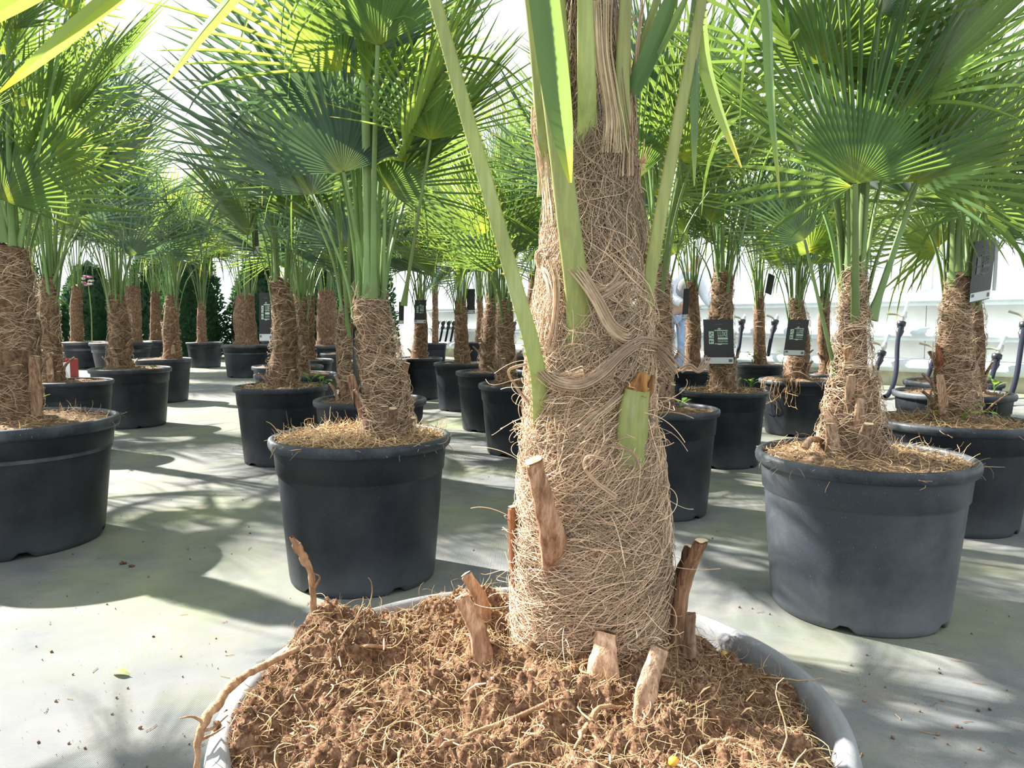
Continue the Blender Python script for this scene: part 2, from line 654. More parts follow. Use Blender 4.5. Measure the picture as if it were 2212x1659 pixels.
T0, T1 = -5.0, 10.6
mb = MB()
box(mb, (T0, -0.12, 0.0), (T1, 0.0, 0.20), rot=WR, c=WA)
wall = tag(mb.build('wall_right', M['plinth'], smooth=False), 'low pale side wall of white boards and pipes', kind='structure')
PZ = [0.235, 0.585, 0.965]
zlo = [0.20, 0.31, 0.66]
zhi = [0.31, 0.66, 1.03]
panel_len = 1.95
npan = int((T1 - T0) / panel_len)
for k in range(3):
    for j in range(npan):
        mb = MB()
        box(mb, (T0 + j * panel_len + 0.004, -0.10, zlo[k] + 0.004), (T0 + (j + 1) * panel_len - 0.004, -0.02, zhi[k] - 0.004), rot=WR, c=WA)
        mb.build('panel', M['cladding'], wall, smooth=False)
    mb = MB()
    ts = np.linspace(T0, T0 + npan * panel_len, 9)
    P = np.stack([wallpt(t, 0.06, PZ[k]) for t in ts])[None]
    tubes(mb, P, np.full((1, 9), 0.072), 20)
    mb.build('pipe', M['pipewhite'], wall)
    for j in range(npan):
        mb = MB()
        tt = T0 + (j + 0.5) * panel_len
        box(mb, (tt - 0.02, -0.02, PZ[k] - 0.085), (tt + 0.02, 0.02, PZ[k] + 0.0), rot=WR, c=WA)
        mb.build('bracket', M['steel'], wall, smooth=False)
# glazing above the boards
win = empty('window_1', wallpt(0, -0.06, 1.03))
tag(win, 'tall glazed greenhouse side above the white boards', kind='structure')
for j in range(npan):
    mb = MB()
    a, b_ = T0 + j * panel_len, T0 + (j + 1) * panel_len
    box(mb, (a + 0.03, -0.065, 1.06), (b_ - 0.03, -0.055, 3.2), rot=WR, c=WA)
    mb.build('pane', M['glass'], win, smooth=False)
    mb = MB()
    box(mb, (a - 0.03, -0.10, 1.03), (a + 0.03, -0.02, 3.25), rot=WR, c=WA)
    mb.build('mullion', M['alu'], win, smooth=False)
for z in (1.045, 3.23):
    mb = MB()
    box(mb, (T0, -0.10, z - 0.015), (T0 + npan * panel_len, -0.02, z + 0.03), rot=WR, c=WA)
    mb.build('transom', M['alu'], win, smooth=False)


# ------------------------------------------------------------------ pots
def pot(parent, c, R, hz, seg=64, soilz=None, dusty=False, rng=None, soil_mat='soil_far', body_mat='pot'):
    c = A(c, float)
    mb = MB()
    s = R / 0.265
    lip = 0.030 * s
    prof = [(0.0, 0.012), (0.70 * R, 0.012), (0.785 * R, 0.0), (0.80 * R, 0.004), (0.812 * R, 0.02), (0.905 * R, hz * 0.74), (0.906 * R, hz * 0.755), (0.925 * R, hz * 0.765),
            (0.945 * R, hz - lip * 1.05)]

    def notch(V, a):
        for q in range(5):
            a0 = 0.35 + q * 2 * math.pi / 5
            dlt = np.abs((a - a0 + math.pi) % (2 * math.pi) - math.pi)
            mk = dlt < 0.09
            V[2, mk, 2] = 0.016 * s
            V[3, mk, 2] = 0.017 * s
            V[4, mk, 2] = 0.022 * s
        return V
    lathe(mb, prof, c, seg, notch)
    body = mb.build('pot', M[body_mat], parent)
    mb = MB()
    prof = [(0.943 * R, hz - lip * 1.1), (0.988 * R, hz - lip), (1.0 * R, hz - lip * 0.72), (1.003 * R, hz - lip * 0.42), (0.994 * R, hz - lip * 0.14), (0.978 * R, hz - 0.002), (0.957 * R, hz),
            (0.935 * R, hz - lip * 0.18), (0.925 * R, hz - lip * 0.6), (0.915 * R, hz - 0.09 * s)]
    lathe(mb, prof, c, seg)
    mb.build('rim', M['rim_dusty' if dusty else 'rim'], body)
    if soilz is not None:
        mb = MB()
        n, m = 12, seg // 2
        rr = np.linspace(0, 0.928 * R, n)
        a = np.arange(m) * 2 * math.pi / m
        X = rr[:, None] * np.cos(a)
        Y = rr[:, None] * np.sin(a)
        Z = soilz + 0.02 * s * (1 - (rr / R) ** 2)[:, None] + 0.010 * fbm(np.stack([X * 22 + c[0] * 9, Y * 22, X * 0 + c[1] * 5], -1), 3, 3)
        mb.add((np.stack([X, Y, Z], -1) + c).reshape(-1, 3), grid_faces(n, m, True))
        so = mb.build('soil', M[soil_mat], parent)
        if rng is not None:
            # loose clods and straw on the surface
            k = 260
            r = 0.9 * R * np.sqrt(rng.random(k))
            t = rng.random(k) * 6.283
            p = np.stack([r * np.cos(t), r * np.sin(t), soilz + 0.02 * s * (1 - (r / R) ** 2) + 0.006], -1) + c
            mb = MB()
            octa(mb, p, (0.0015 + 0.005 * rng.random(k) ** 2) * s, rng, soilcols(rng, k))
            mb.build('soil_clods', strand_soil, so, smooth=False)['kind'] = 'stuff'
    return body


def octa(mb, p, r, rng, col=None):
    n = len(p)
    base = A([[1, 0, 0], [-1, 0, 0], [0, 1, 0], [0, -1, 0], [0, 0, 0.8], [0, 0, -0.8]], float)
    q = rng.normal(size=(n, 3, 3))
    q, _ = np.linalg.qr(q)
    sc = rng.uniform(0.55, 1.35, (n, 6, 1))
    V = p[:, None] + np.einsum('nij,kj->nki', q, base) * sc * r[:, None, None]
    F = A([[0, 2, 4], [2, 1, 4], [1, 3, 4], [3, 0, 4], [2, 0, 5], [1, 2, 5], [3, 1, 5], [0, 3, 5]])
    F = (F[None] + (np.arange(n) * 6)[:, None, None]).reshape(-1, 3)
    mb.add(V.reshape(-1, 3), F, None if col is None else np.repeat(col, 6, 0))


strand_soil = strand('soil_crumb', (0.27, 0.162, 0.100))


def soilcols(rng, n):
    v = rng.uniform(0.35, 1.35, (n, 1))
    c = v * A([[1, 1, 1]])
    pale = rng.random(n) < 0.05
    c[pale] = A([1.9, 2.1, 2.2])
    return c


# ------------------------------------------------------------------ palm leaves
def blade_mesh(mb, hub, axis, normal, L, nseg=38, span=250, rj=0.27, droop=0.12, rng=None, st=8, cup=0.06, limp=0.06, keep=None, yellow=0.25, wmul=0.82, tone=(1, 1, 1)):
    a = nrm(axis)
    n = nrm(normal - a * (normal @ a))
    b = np.cross(n, a)
    fm = math.radians(span / 2)
    phi = np.linspace(-fm, fm, nseg)
    dphi = phi[1] - phi[0]
    x = np.abs(phi) / fm
    Ls = L * (1 - 0.30 * x ** 2) * rng.uniform(0.90, 1.06, nseg)
    if keep is not None:
        Ls = Ls * keep
    D = np.cos(phi)[:, None] * a + np.sin(phi)[:, None] * b + (cup * (x ** 2) - 0.05)[:, None] * n
    D = nrm(D)
    S = nrm(-np.sin(phi)[:, None] * a + np.cos(phi)[:, None] * b)
    dj = rng.normal(0, 0.025, nseg)
    rjs = L * (rj - 0.10 * x ** 2)
    dr = 0.45 * droop * rng.uniform(0.2, 1.6, nseg) + (rng.random(nseg) < limp) * rng.uniform(1.5, 4.0, nseg)
    s = np.concatenate([[0.03, 0.5, 1.0], 1 + np.linspace(0, 1, st - 2)[1:]])
    K = len(s)
    R = np.where(s[None] <= 1, s[None] * rjs[:, None], rjs[:, None] + (s[None] - 1) * (Ls - rjs)[:, None])
    P = np.zeros((nseg, K, 3))
    d = D.copy()
    P[:, 0] = hub + D * R[:, :1]
    N = np.zeros((nseg, K, 3))
    N[:, 0] = np.cross(S, d)
    for k in range(1, K):
        step = (R[:, k] - R[:, k - 1])[:, None]
        if s[k] > 1:
            d = nrm(d + A([0, 0, -1.0]) * (dr[:, None] * step / L * 2.2) + S * (dj[:, None] * 0.5))
        P[:, k] = P[:, k - 1] + d * step
        N[:, k] = nrm(np.cross(S, d))
    t = np.clip((s - 1), 0, 1)
    wj = rjs * math.tan(dphi / 2) * wmul
    grow = 1 + 0.5 * np.sin(np.clip(t * 2.1, 0, math.pi)) ** 1.0
    hw = np.where(s[None] <= 1, R * math.tan(dphi / 2) * 1.02, wj[:, None] * (1 - 0.93 * t[None] ** 2.3) * grow[None])
    fold = 1.15
    hs = np.where(s[None] <= 1, hw, hw * (1 - 0.16 * np.clip(t * 4, 0, 1))[None])
    V = np.stack([P - S[:, None] * hs[..., None] - N * (hw * fold)[..., None] * 0.5,
                  P + N * (hw * fold)[..., None] * 0.5,
                  P + S[:, None] * hs[..., None] - N * (hw * fold)[..., None] * 0.5], 2)
    g = grid_faces(K, 3)
    F = (g[None] + (np.arange(nseg) * K * 3)[:, None, None]).reshape(-1, 4)
    c = np.ones((nseg, K, 3, 3)) * A(tone)
    c *= rng.uniform(0.82, 1.18, (nseg, 1, 1, 1))
    # withered yellow-brown tips and yellowish hub
    tipy = (rng.random(nseg) < yellow)
    c[tipy, -1] = A([3.0, 1.6, 0.9])
    c[:, 0] *= A([2.0, 1.45, 0.9])
    mb.add(V.reshape(-1, 3), F, c.reshape(-1, 3))


def strip_leaf(mb, pts, w, rng, tone=(1, 1, 1), tip=(3.0, 1.5, 0.7), face=(0.2, -1, 0.1), k=14, fold=0.35):
    """one free leaf segment along world points"""
    P = resample(pts, k)
    T = nrm(np.gradient(P, axis=0))
    S = nrm(np.cross(T, A(face)))
    N = np.cross(S, T)
    t = np.linspace(0, 1, k)
    hw = 0.5 * w * (1 - 0.9 * np.clip((t - 0.5) / 0.5, 0, 1) ** 2.2) * (0.8 + 0.2 * np.clip(t * 4, 0, 1))
    V = np.stack([P - S * hw[:, None] - N * (hw * fold)[:, None], P + N * (hw * fold)[:, None], P + S * hw[:, None] - N * (hw * fold)[:, None]], 1)
    c = np.ones((k, 3, 3)) * A(tone)
    c[-1] = A(tip)
    c[-2] = (c[-2] + A(tip)) / 2
    mb.add(V.reshape(-1, 3), grid_faces(k, 3), c.reshape(-1, 3))


def petiole_mesh(mb, pts, w0, w1, k=12, sides=8, side=None, flare=1.7):
    P = resample(pts, k)
    t = np.linspace(0, 1, k)
    w = w0 + (w1 - w0) * t ** 0.7
    w = w * (1 + (flare - 1) * np.clip(1 - t / 0.18, 0, 1) ** 1.5)
    T = P[-1] - P[0]
    if side is None:
        h = A([T[0], T[1], 0.0])
        side = np.cross(A([0, 0, 1.0]), h if np.linalg.norm(h) > 0.02 else A([0, 1.0, 0]))
    c = np.ones((k, sides, 3))
    c *= (1 + 0.35 * np.clip(1 - t / 0.25, 0, 1))[:, None, None] * np.ones(3)
    sweep(mb, P, w, w * 0.55, side, sides, True, 0.85, None, 0.3)
    return P, w


def frond(parent, base, hub, axis, normal, L, wp, rng, lod, ctrl=None, mat='leaf', teeth=False, pmat='petiole', strips=None, noblade=False, side=None, **kw):
    base, hub = A(base, float), A(hub, float)
    pts = [base] + ([A(c, float) for c in ctrl] if ctrl is not None else []) + [hub]
    mb = MB()
    P, w = petiole_mesh(mb, pts, wp, wp * 0.55, (18, 10, 7)[lod], (10, 6, 5)[lod], side=side)
    fr = mb.build('frond', M[pmat], parent)
    if teeth:
        T = nrm(np.gradient(P, axis=0))
        sd = A(side if side is not None else [1, 0, 0.0])
        q = []
        for sg in (-1, 1):
            for u in np.arange(0.12, 0.97, 0.0125):
                x = u * (len(P) - 1)
                i = int(x)
                f = x - i
                c = P[i] * (1 - f) + P[min(i + 1, len(P) - 1)] * f
                ww = w[i] * (1 - f) + w[min(i + 1, len(P) - 1)] * f
                S = nrm(sd - T[i] * (sd @ T[i]))
                q.append((c + sg * S * ww * 0.47, sg * S, T[i]))
        mb = MB()
        for c, o, tt in q:
            r = 0.0013 * rng.uniform(0.6, 1.3)
            z = nrm(np.cross(o, tt))
            mb.add([c - tt * r, c + tt * r, c + z * r, c - z * r, c + o * r * 2.2 + tt * r], [[0, 2, 4], [2, 1, 4], [1, 3, 4], [3, 0, 4]], (1.7, 1.5, 0.9))
        mb.build('teeth', M[pmat], fr, smooth=False)['kind'] = 'stuff'
    if not noblade:
        mb = MB()
        nseg, st = ((32, 10), (30, 8), (26, 6))[lod]
        blade_mesh(mb, hub, A(axis, float), A(normal, float), L, kw.pop('nseg', nseg), rng=rng, st=st, **kw)
        if strips:
            for s in strips:
                strip_leaf(mb, s['pts'], s['w'], rng, s.get('tone', (1, 1, 1)), s.get('tip', (3, 1.5, 0.7)), s.get('face', (0.2, -1, 0.1)))
        mb.build('blade', M[mat], fr, smooth=False)
    elif strips:
        mb = MB()
        for s in strips:
            strip_leaf(mb, s['pts'], s['w'], rng, s.get('tone', (1, 1, 1)), s.get('tip', (3, 1.5, 0.7)), s.get('face', (0.2, -1, 0.1)))
        mb.build('blade', M[mat], fr, smooth=False)
    return fr


def auto_frond(parent, rng, top, az, inc, Lp, Lb, wp, lod, low=0.0, mat=None, droop=None, rtop=0.03, **kw):
    """frond leaving the trunk top at azimuth az, inclined inc (rad) from the vertical"""
    h = A([math.cos(az), math.sin(az), 0.0])
    up = A([0, 0, 1.0])
    base = top + h * rtop * 0.7 - up * low
    i0, i1 = inc * 0.35, inc * 1.25
    d0 = h * math.sin(i0) + up * math.cos(i0)
    d1 = h * math.sin(i1) + up * math.cos(i1)
    mid = base + d0 * Lp * 0.5
    hub = mid + nrm(d0 + d1) * Lp * 0.5
    ib = inc * 1.15 + rng.uniform(-0.15, 0.22)
    axis = h * math.sin(ib) + up * math.cos(ib)
    normal = -h * math.cos(ib) + up * math.sin(ib)
    side = np.cross(up, h)
    tw = rng.normal(0, 0.45)
    normal = normal * math.cos(tw) + side * math.sin(tw)
    axis = nrm(axis + side * rng.normal(0, 0.12))
    if mat is None:
        mat = rng.choice(['leaf', 'leaf', 'leaf', 'leaf_blue', 'leaf_blue', 'leaf_bright'])
    if droop is None:
        droop = rng.uniform(0.08, 0.35)
    return frond(parent, base, hub, axis, normal, Lb, wp, rng, lod, ctrl=[mid], mat=mat, side=side, droop=droop, **kw)


def crown(parent, rng, top, n, Lp, Lb, wp, lod, rtop=0.03, incmax=0.85, az0=None, skip=None, zspread=0.16, incmin=0.1):
    az = rng.random() * 6.28 if az0 is None else az0
    for i in range(n):
        u = i / max(1, n - 1)
        az += 2.39996 + rng.normal(0, 0.18)
        inc = incmin + (incmax - incmin) * u ** 1.25 + rng.normal(0, 0.06)
        if skip is not None and skip(az % 6.28318, inc):
            continue
        auto_frond(parent, rng, top, az, max(0.04, inc), Lp * rng.uniform(0.6, 1.3), Lb * rng.uniform(0.82, 1.12), wp, lod,
                   low=zspread * u, rtop=rtop, span=rng.uniform(120, 215) if u > 0.12 else rng.uniform(50, 110), cup=rng.uniform(-0.05, 0.14))
    # folded spear in the middle
    auto_frond(parent, rng, top, rng.random() * 6.28, 0.04, Lp * 0.9, Lb * 0.9, wp, lod, rtop=rtop, span=28, mat='leaf_bright', nseg=14, droop=0.02)


# ------------------------------------------------------------------ trunks
def trunk_mesh(path, rad, rng, amp=0.10, nz=60, na=36, freq=38):
    P = resample(path, nz)
    Rr = resample(A(rad)[:, None], nz)[:, 0]
    a = np.arange(na) * 2 * math.pi / na
    dirs = np.stack([np.cos(a), np.sin(a), a * 0], -1)
    base = P[:, None] + Rr[:, None, None] * dirs[None]
    d = fbm(base * A([freq, freq, freq * 0.8]), 3, int(rng.integers(99)))
    V = P[:, None] + (Rr[:, None] * (1 + amp * d))[..., None] * dirs[None]
    mb = MB()
    mb.add(V.reshape(-1, 3), grid_faces(nz, na, True))
    top = V[-1]
    mb.add(np.concatenate([top, [P[-1] + A([0, 0, Rr[-1] * 0.6])]]), A([[i, (i + 1) % na, na] for i in range(na)]))
    return mb, P, Rr


def trunk_fibres(mb, P, Rr, rng, n, angle, length, rad, lift, srange=(0, 1), k=9, wob=0.35, cmul=1.0, azr=None, curl=0.5, flow=0.45):
    """strands lying on a trunk; angle = mean slope range (rad) from the horizontal"""
    zz = P[:, 2]
    th = rng.random(n) * 2 * math.pi if azr is None else rng.uniform(azr[0], azr[1], n)
    s0 = rng.uniform(srange[0], srange[1], n)
    z = zz[0] + s0 * (zz[-1] - zz[0])
    al = rng.uniform(angle[0], angle[1], n)
    al = np.where(rng.random(n) < 0.5, al, math.pi - al) if angle[2] else al
    fl = vnoise(np.stack([np.cos(th) * 1.9, np.sin(th) * 1.9, z * 17], -1), int(rng.integers(999)))
    al = al + flow * fl * 1.6
    ln = length * rng.uniform(0.4, 1.4, n)
    ph = rng.random((n, 2)) * 6.28
    out = np.zeros((n, k, 3))
    li = lift * rng.random(n) ** 2
    kap = rng.normal(0, curl, n)
    for j in range(k):
        t = j / (k - 1)
        zi = np.clip((z - zz[0]) / (zz[-1] - zz[0]), 0, 1) * (len(zz) - 1)
        i = np.minimum(zi.astype(int), len(zz) - 2)
        f = (zi - i)[:, None]
        c = P[i] * (1 - f) + P[i + 1] * f
        r = Rr[i] * (1 - f[:, 0]) + Rr[i + 1] * f[:, 0]
        rr = r * 1.01 + li * (0.35 + 0.65 * np.sin(t * 3.14 + ph[:, 0] * 0.25)) + 0.001
        out[:, j] = np.stack([c[:, 0] + rr * np.cos(th), c[:, 1] + rr * np.sin(th), z], -1)
        a2 = al + wob * np.sin(t * 7 + ph[:, 1]) + kap * (t - 0.5) * 2
        stp = ln / (k - 1)
        th = th + np.cos(a2) * stp / np.maximum(r, 0.01)
        z = z + np.sin(a2) * stp
    R = rad * rng.uniform(0.6, 1.3, (n, 1)) * (1 - 0.6 * np.abs(np.linspace(-1, 1, k)) ** 3)[None]
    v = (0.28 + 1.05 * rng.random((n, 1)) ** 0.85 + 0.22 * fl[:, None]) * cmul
    col = v * A([[1, 1, 1]]) * A([1, 1, 1]) + rng.uniform(-0.04, 0.04, (n, 3))
    tubes(mb, out, R, 3, np.clip(col, 0.12, 2.0))


def stub(parent, pts, w0, w1, thk, side, rng, cols=(1, 1, 1), cutcol=True, name='leaf_stub', mat='stub', k=12):
    P = resample(pts, k)
    t = np.linspace(0, 1, k)
    wob = 1 + 0.06 * np.sin(t * 9 + rng.random() * 6)
    mb = MB()
    w = (w0 + (w1 - w0) * t) * wob
    V = sweep(mb, P, w, thk * (1.15 - 0.35 * t), side, 12, True, 0.7, cols, 0.35)
    for q in range(len(mb.v)):
        mb.v[q] = mb.v[q] + w0 * 0.05 * np.stack([vnoise(mb.v[q] * 130 / (w0 / 0.03), 7), vnoise(mb.v[q] * 130 / (w0 / 0.03), 8), vnoise(mb.v[q] * 130 / (w0 / 0.03), 9)], -1)
    V = mb.v[0].reshape(V.shape)
    o = mb.build(name, M[mat], parent)
    if cutcol:
        mb = MB()
        T = nrm(P[-1] - P[-2])
        ring = V[-1] + T * 0.0022
        c = ring.mean(0)
        ring = c + (ring - c) * 0.92
        mb.add(np.concatenate([ring, [c + T * 0.0012]]), A([[i, (i + 1) % 12, 12] for i in range(12)]))
        mb.build('cut_end', M['cut'], o, smooth=False)
    return o


def fan_stubs(parent, P, Rr, rng, n, lo=0.03, hi=0.55, sc=1.0):
    for i in range(n):
        u = rng.uniform(lo, hi)
        j = int(u * (len(P) - 1))
        th = rng.uniform(0, 6.283) if i % 3 else rng.uniform(math.pi * 1.1, math.pi * 1.9)
        d = A([math.cos(th), math.sin(th), 0])
        r = Rr[j]
        L = rng.uniform(0.045, 0.10) * sc
        p0 = P[j] + d * r * 0.82
        p1 = p0 + A([0, 0, L * 0.55]) + d * L * 0.16
        p2 = p0 + A([0, 0, L]) + d * L * rng.uniform(0.25, 0.7)
        stub(parent, [p0, p1, p2], 0.042 * sc, 0.024 * sc, 0.014 * sc, np.cross(d, A([0, 0, 1.0])), rng, rng.uniform(0.9, 1.7) * A([1, 1, 1]), k=6)


# ------------------------------------------------------------------ a potted palm of the background rows
PALMS = {}


def potted_palm(key, xc, w, yr, yb, tx, tw0, tw1, ttx, tty, label, n=15, Lp=0.56, Lb=0.52, wp=0.019, seed=0, d=None, lod=None, group='potted fan palms standing in the rows',
                incmax=0.72, nst=None, skip=None, az0=None, tfw=None, soil_drop=0.02, auto=True, body='pot'):
    rng = np.random.default_rng(1000 + seed)
    if d is None:
        df = ground(xc, yb)[1]
        d = df / (1 - 0.8 * w / (2 * FPX))
    R = w / 2 * mpp(yr, d)
    hz = at(xc, yr, d)[2]
    hz = min(max(hz, 0.30), 0.52)
    c = at(xc, yr, d)
    c[2] = 0
    if lod is None:
        lod = 0 if d < 3.0 else 1 if d < 5.6 else 2
    root = empty('potted_palm', c)
    tag(root, label, 'potted palm', group)
    pot(root, c, R, hz, (72, 48, 32)[lod], soilz=hz - soil_drop, rng=rng if lod < 2 else None, body_mat=body)
    t0 = at(tx, yr, d)
    t0[1] = d
    t0[2] = hz - soil_drop - 0.01
    # keep the trunk foot inside the pot
    off = t0[:2] - c[:2]
    lim = 0.72 * R
    if np.linalg.norm(off) > lim:
        t0[:2] = c[:2] + off / np.linalg.norm(off) * lim
    t1 = at(ttx, tty, d)
    r0, r1 = 0.9 * tw0 / 2 * mpp(yr, d), 0.85 * tw1 / 2 * mpp(tty, d)
    tm = (t0 + t1) / 2 + A([rng.normal(0, 0.01), 0, 0])
    rm = r0 * 0.45 + r1 * 0.62
    tm0 = t0 * 0.82 + t1 * 0.18
    rads = [r0 * 1.12, r0 * 0.92, rm, r1] if tfw is None else tfw
    if tfw is not None:
        rads = [x / 2 * mpp(yr, d) for x in tfw]
    mb, P, Rr = trunk_mesh([t0, tm0, tm, t1], rads, rng, 0.09, (60, 36, 20)[lod], (32, 20, 12)[lod], 42)
    tr = mb.build('trunk', M['trunk'], root)
    nf = (1100, 380, 80)[lod]
    mb = MB()
    trunk_fibres(mb, P, Rr, rng, nf, (-0.5, 0.9, True), 0.09, (0.0007, 0.0009, 0.0014)[lod], min(0.014, 0.20 * r0), (0, 0.98), 6)
    mb.build('trunk_fibre', M['fibre'], tr)['kind'] = 'stuff'
    fan_stubs(tr, P, Rr, rng, nst if nst is not None else (9, 5, 2)[lod])
    if auto:
        crown(root, rng, t1 + A([0, 0, 0.02]), n, Lp, Lb, wp, lod, rtop=r1, incmax=incmax, skip=skip, az0=az0, zspread=min(0.2, 0.5 * (t1[2] - t0[2])))
    PALMS[key] = dict(root=root, c=c, R=R, hz=hz, d=d, P=P, Rr=Rr, top=t1, trunk=tr, rng=rng, lod=lod)
    return root
#@@PART2
# ------------------------------------------------------------------ the rows of potted palms
PP = potted_palm
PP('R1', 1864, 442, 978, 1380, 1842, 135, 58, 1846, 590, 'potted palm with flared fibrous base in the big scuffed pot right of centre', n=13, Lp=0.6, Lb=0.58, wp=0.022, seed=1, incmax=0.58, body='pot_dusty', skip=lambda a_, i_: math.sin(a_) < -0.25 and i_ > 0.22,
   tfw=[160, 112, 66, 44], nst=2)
PP('L2', 780, 385, 937, 1295, 842, 115, 80, 800, 650, 'potted palm with thick leaning trunk in the straw-covered pot behind the foreground pot', n=13, Lp=0.62, Lb=0.58, wp=0.022, seed=2, incmax=0.55, skip=lambda a_, i_: math.sin(a_) < -0.25 and i_ > 0.22,
   tfw=[120, 100, 84, 72], nst=4)
PP('L1', 20, 425, 903, 1221, 22, 110, 84, 14, 540, 'potted palm with pot cut off by the left edge of the picture', n=14, Lp=0.6, Lb=0.55, wp=0.022, seed=3, incmax=0.62, skip=lambda a_, i_: math.sin(a_) < -0.25 and i_ > 0.22, tfw=[120, 112, 108, 80], nst=3)
PP('R2', 2062, 318, 905, 1165, 2062, 112, 78, 2072, 600, 'potted palm with black hanging tag at the right edge, behind the scuffed pot', n=13, Lp=0.55, Lb=0.52, wp=0.021, seed=4, incmax=0.66, skip=lambda a_, i_: math.sin(a_) < -0.25 and i_ > 0.22, tfw=[108, 82, 62, 48], nst=6)
PP('M1', 1432, 240, 880, 1128, 1425, 64, 46, 1425, 570, 'potted palm half hidden behind the trunk of the foreground palm', seed=5)
PP('M2', 1563, 187, 841, 1015, 1560, 66, 48, 1562, 590, 'potted palm with the larger black tag tied across its trunk', seed=6)
PP('M3', 1728, 170, 818, 946, 1722, 56, 36, 1720, 650, 'potted palm with black tag and dry roots hanging over its rim', seed=7)
PP('M4', 1643, 112, 785, None, 1642, 32, 22, 1640, 630, 'slim potted palm with grass tufts between the two palms with black tags', seed=8, d=6.5)
PP('M5', 1498, 135, 797, None, 1497, 40, 30, 1494, 610, 'potted palm in bright pot between the foreground trunk and the larger black tag', seed=9, d=5.6)
PP('M6', 1800, 120, 806, None, 1786, 34, 24, 1782, 640, 'slim potted palm just behind the flared palm at right', seed=10, d=5.9)
PP('J1', 2058, 235, 845, None, 2105, 50, 36, 2100, 620, 'potted palm standing directly behind the right edge palm with tag', seed=11, d=3.6)
PP('J2', 2058, 192, 822, None, 2085, 40, 30, 2084, 620, 'potted palm second behind the right edge palm, near the pipes', seed=12, d=4.35)
PP('K', 158, 158, 821, 990, 112, 54, 38, 108, 600, 'potted palm with pale split leaf stubs, partly behind the left edge pot', seed=13, n=18, Lp=0.72, Lb=0.62)
PP('L', 282, 163, 794, 928, 260, 58, 40, 250, 640, 'potted palm with bent slim trunk in the grey pot beside the sunny aisle', seed=14, n=18, Lp=0.72, Lb=0.62)
PP('M', 350, 121, 774, 872, 372, 44, 30, 372, 640, 'small bright green potted palm behind the grey pot beside the aisle', n=20, Lp=0.62, Lb=0.55, seed=15)
PP('S', 607, 197, 832, 1010, 612, 78, 58, 606, 610, 'potted palm with tall stiff blue-green fan and slim black tag, left of the straw pot', n=13, Lp=0.6, Lb=0.55, incmax=0.5, seed=16, tfw=[74, 60, 52, 44])
PP('T1', 640, 176, 806, None, 650, 40, 30, 650, 640, 'potted palm second in line behind the stiff blue-green palm', seed=17, d=4.75)
PP('T2', 622, 150, 789, None, 640, 36, 28, 640, 640, 'potted palm third in line behind the stiff blue-green palm', seed=18, d=5.55)
PP('T3', 655, 128, 776, None, 665, 36, 28, 668, 640, 'potted palm last in line behind the stiff blue-green palm', seed=19, d=6.5)
PP('U', 800, 241, 860, None, 748, 42, 30, 752, 640, 'potted palm hidden behind the straw-covered pot with thick leaning trunk', seed=20, d=3.28)
PP('V', 906, 100, 772, 865, 906, 40, 26, 908, 650, 'potted palm with small black tag left of the three aisle pots in a row', seed=21)
PP('W', 995, 117, 783, 890, 998, 40, 28, 995, 650, 'potted palm in the farthest of the three staggered pots left of the foreground trunk', seed=22)
PP('X', 1060, 152, 801, 935, 1056, 48, 26, 1062, 640, 'potted palm with sunlit pale trunk in the middle one of three staggered pots', seed=23)
PP('Y', 1132, 198, 827, 990, 1094, 50, 36, 1090, 650, 'potted palm in the nearest of the three staggered pots left of the foreground trunk', seed=24)
PP('AA', 1165, 110, 765, None, 1152, 32, 28, 1155, 590, 'dark trunked potted palm hidden behind the foreground palm', seed=25, d=7.4)
BIG = 'large thick-trunked potted palms at the far end'
PP('N', 182, 108, 738, 797, 166, 30, 24, 166, 620, 'dark potted palm before the conifer hedge, behind the split-stub palm', n=20, Lp=1.1, Lb=0.8, seed=26, group=BIG)
PP('O', 262, 125, 739, 803, 287, 42, 36, 285, 620, 'thick trunked potted palm directly behind the bent slim palm', n=20, Lp=1.1, Lb=0.8, seed=27, group=BIG)
PP('O2', 345, 82, 735, None, 336, 26, 22, 336, 630, 'far potted palm glimpsed behind the small bright green palm', n=20, Lp=1.1, Lb=0.8, seed=28, d=12.4, group=BIG)
PP('P', 442, 76, 739, 795, 436, 24, 18, 436, 650, 'far slim potted palm at the end of the aisle', n=20, Lp=1.1, Lb=0.8, seed=29, group=BIG)
PP('Q', 538, 114, 744, 817, 532, 58, 46, 530, 640, 'far potted palm with shaggy barrel trunk left of the stiff blue-green palm', n=20, Lp=1.1, Lb=0.8, seed=30, group=BIG)
PP('R', 710, 112, 745, 822, 708, 54, 44, 706, 630, 'far potted palm with shaggy barrel trunk right of the stiff blue-green palm', n=20, Lp=1.1, Lb=0.8, seed=31, group=BIG)
PP('Z1', 935, 62, 741, None, 940, 16, 13, 940, 620, 'far dark trunked potted palm beside the row of hoses', n=20, Lp=1.1, Lb=0.8, seed=32, d=11.2, group=BIG)
PP('Z2', 1032, 66, 739, None, 1035, 20, 15, 1036, 640, 'far potted palm seen between the staggered pots', n=20, Lp=1.1, Lb=0.8, seed=33, d=11.4, group=BIG)
PP('AB', 68, 78, 737, None, 66, 18, 15, 64, 620, 'far dark potted palm beside the trunk at the left edge', n=20, Lp=1.1, Lb=0.8, seed=34, d=9.6, group=BIG)
PP('AC', 600, 70, 735, None, 650, 22, 18, 652, 640, 'far potted palm between the two shaggy barrel trunks', n=20, Lp=1.1, Lb=0.8, seed=35, d=12.6, group=BIG)
PP('AD', 800, 72, 738, None, 800, 22, 18, 800, 630, 'far potted palm hidden behind the thick leaning trunk', n=20, Lp=1.1, Lb=0.8, seed=36, d=11.4, group=BIG)

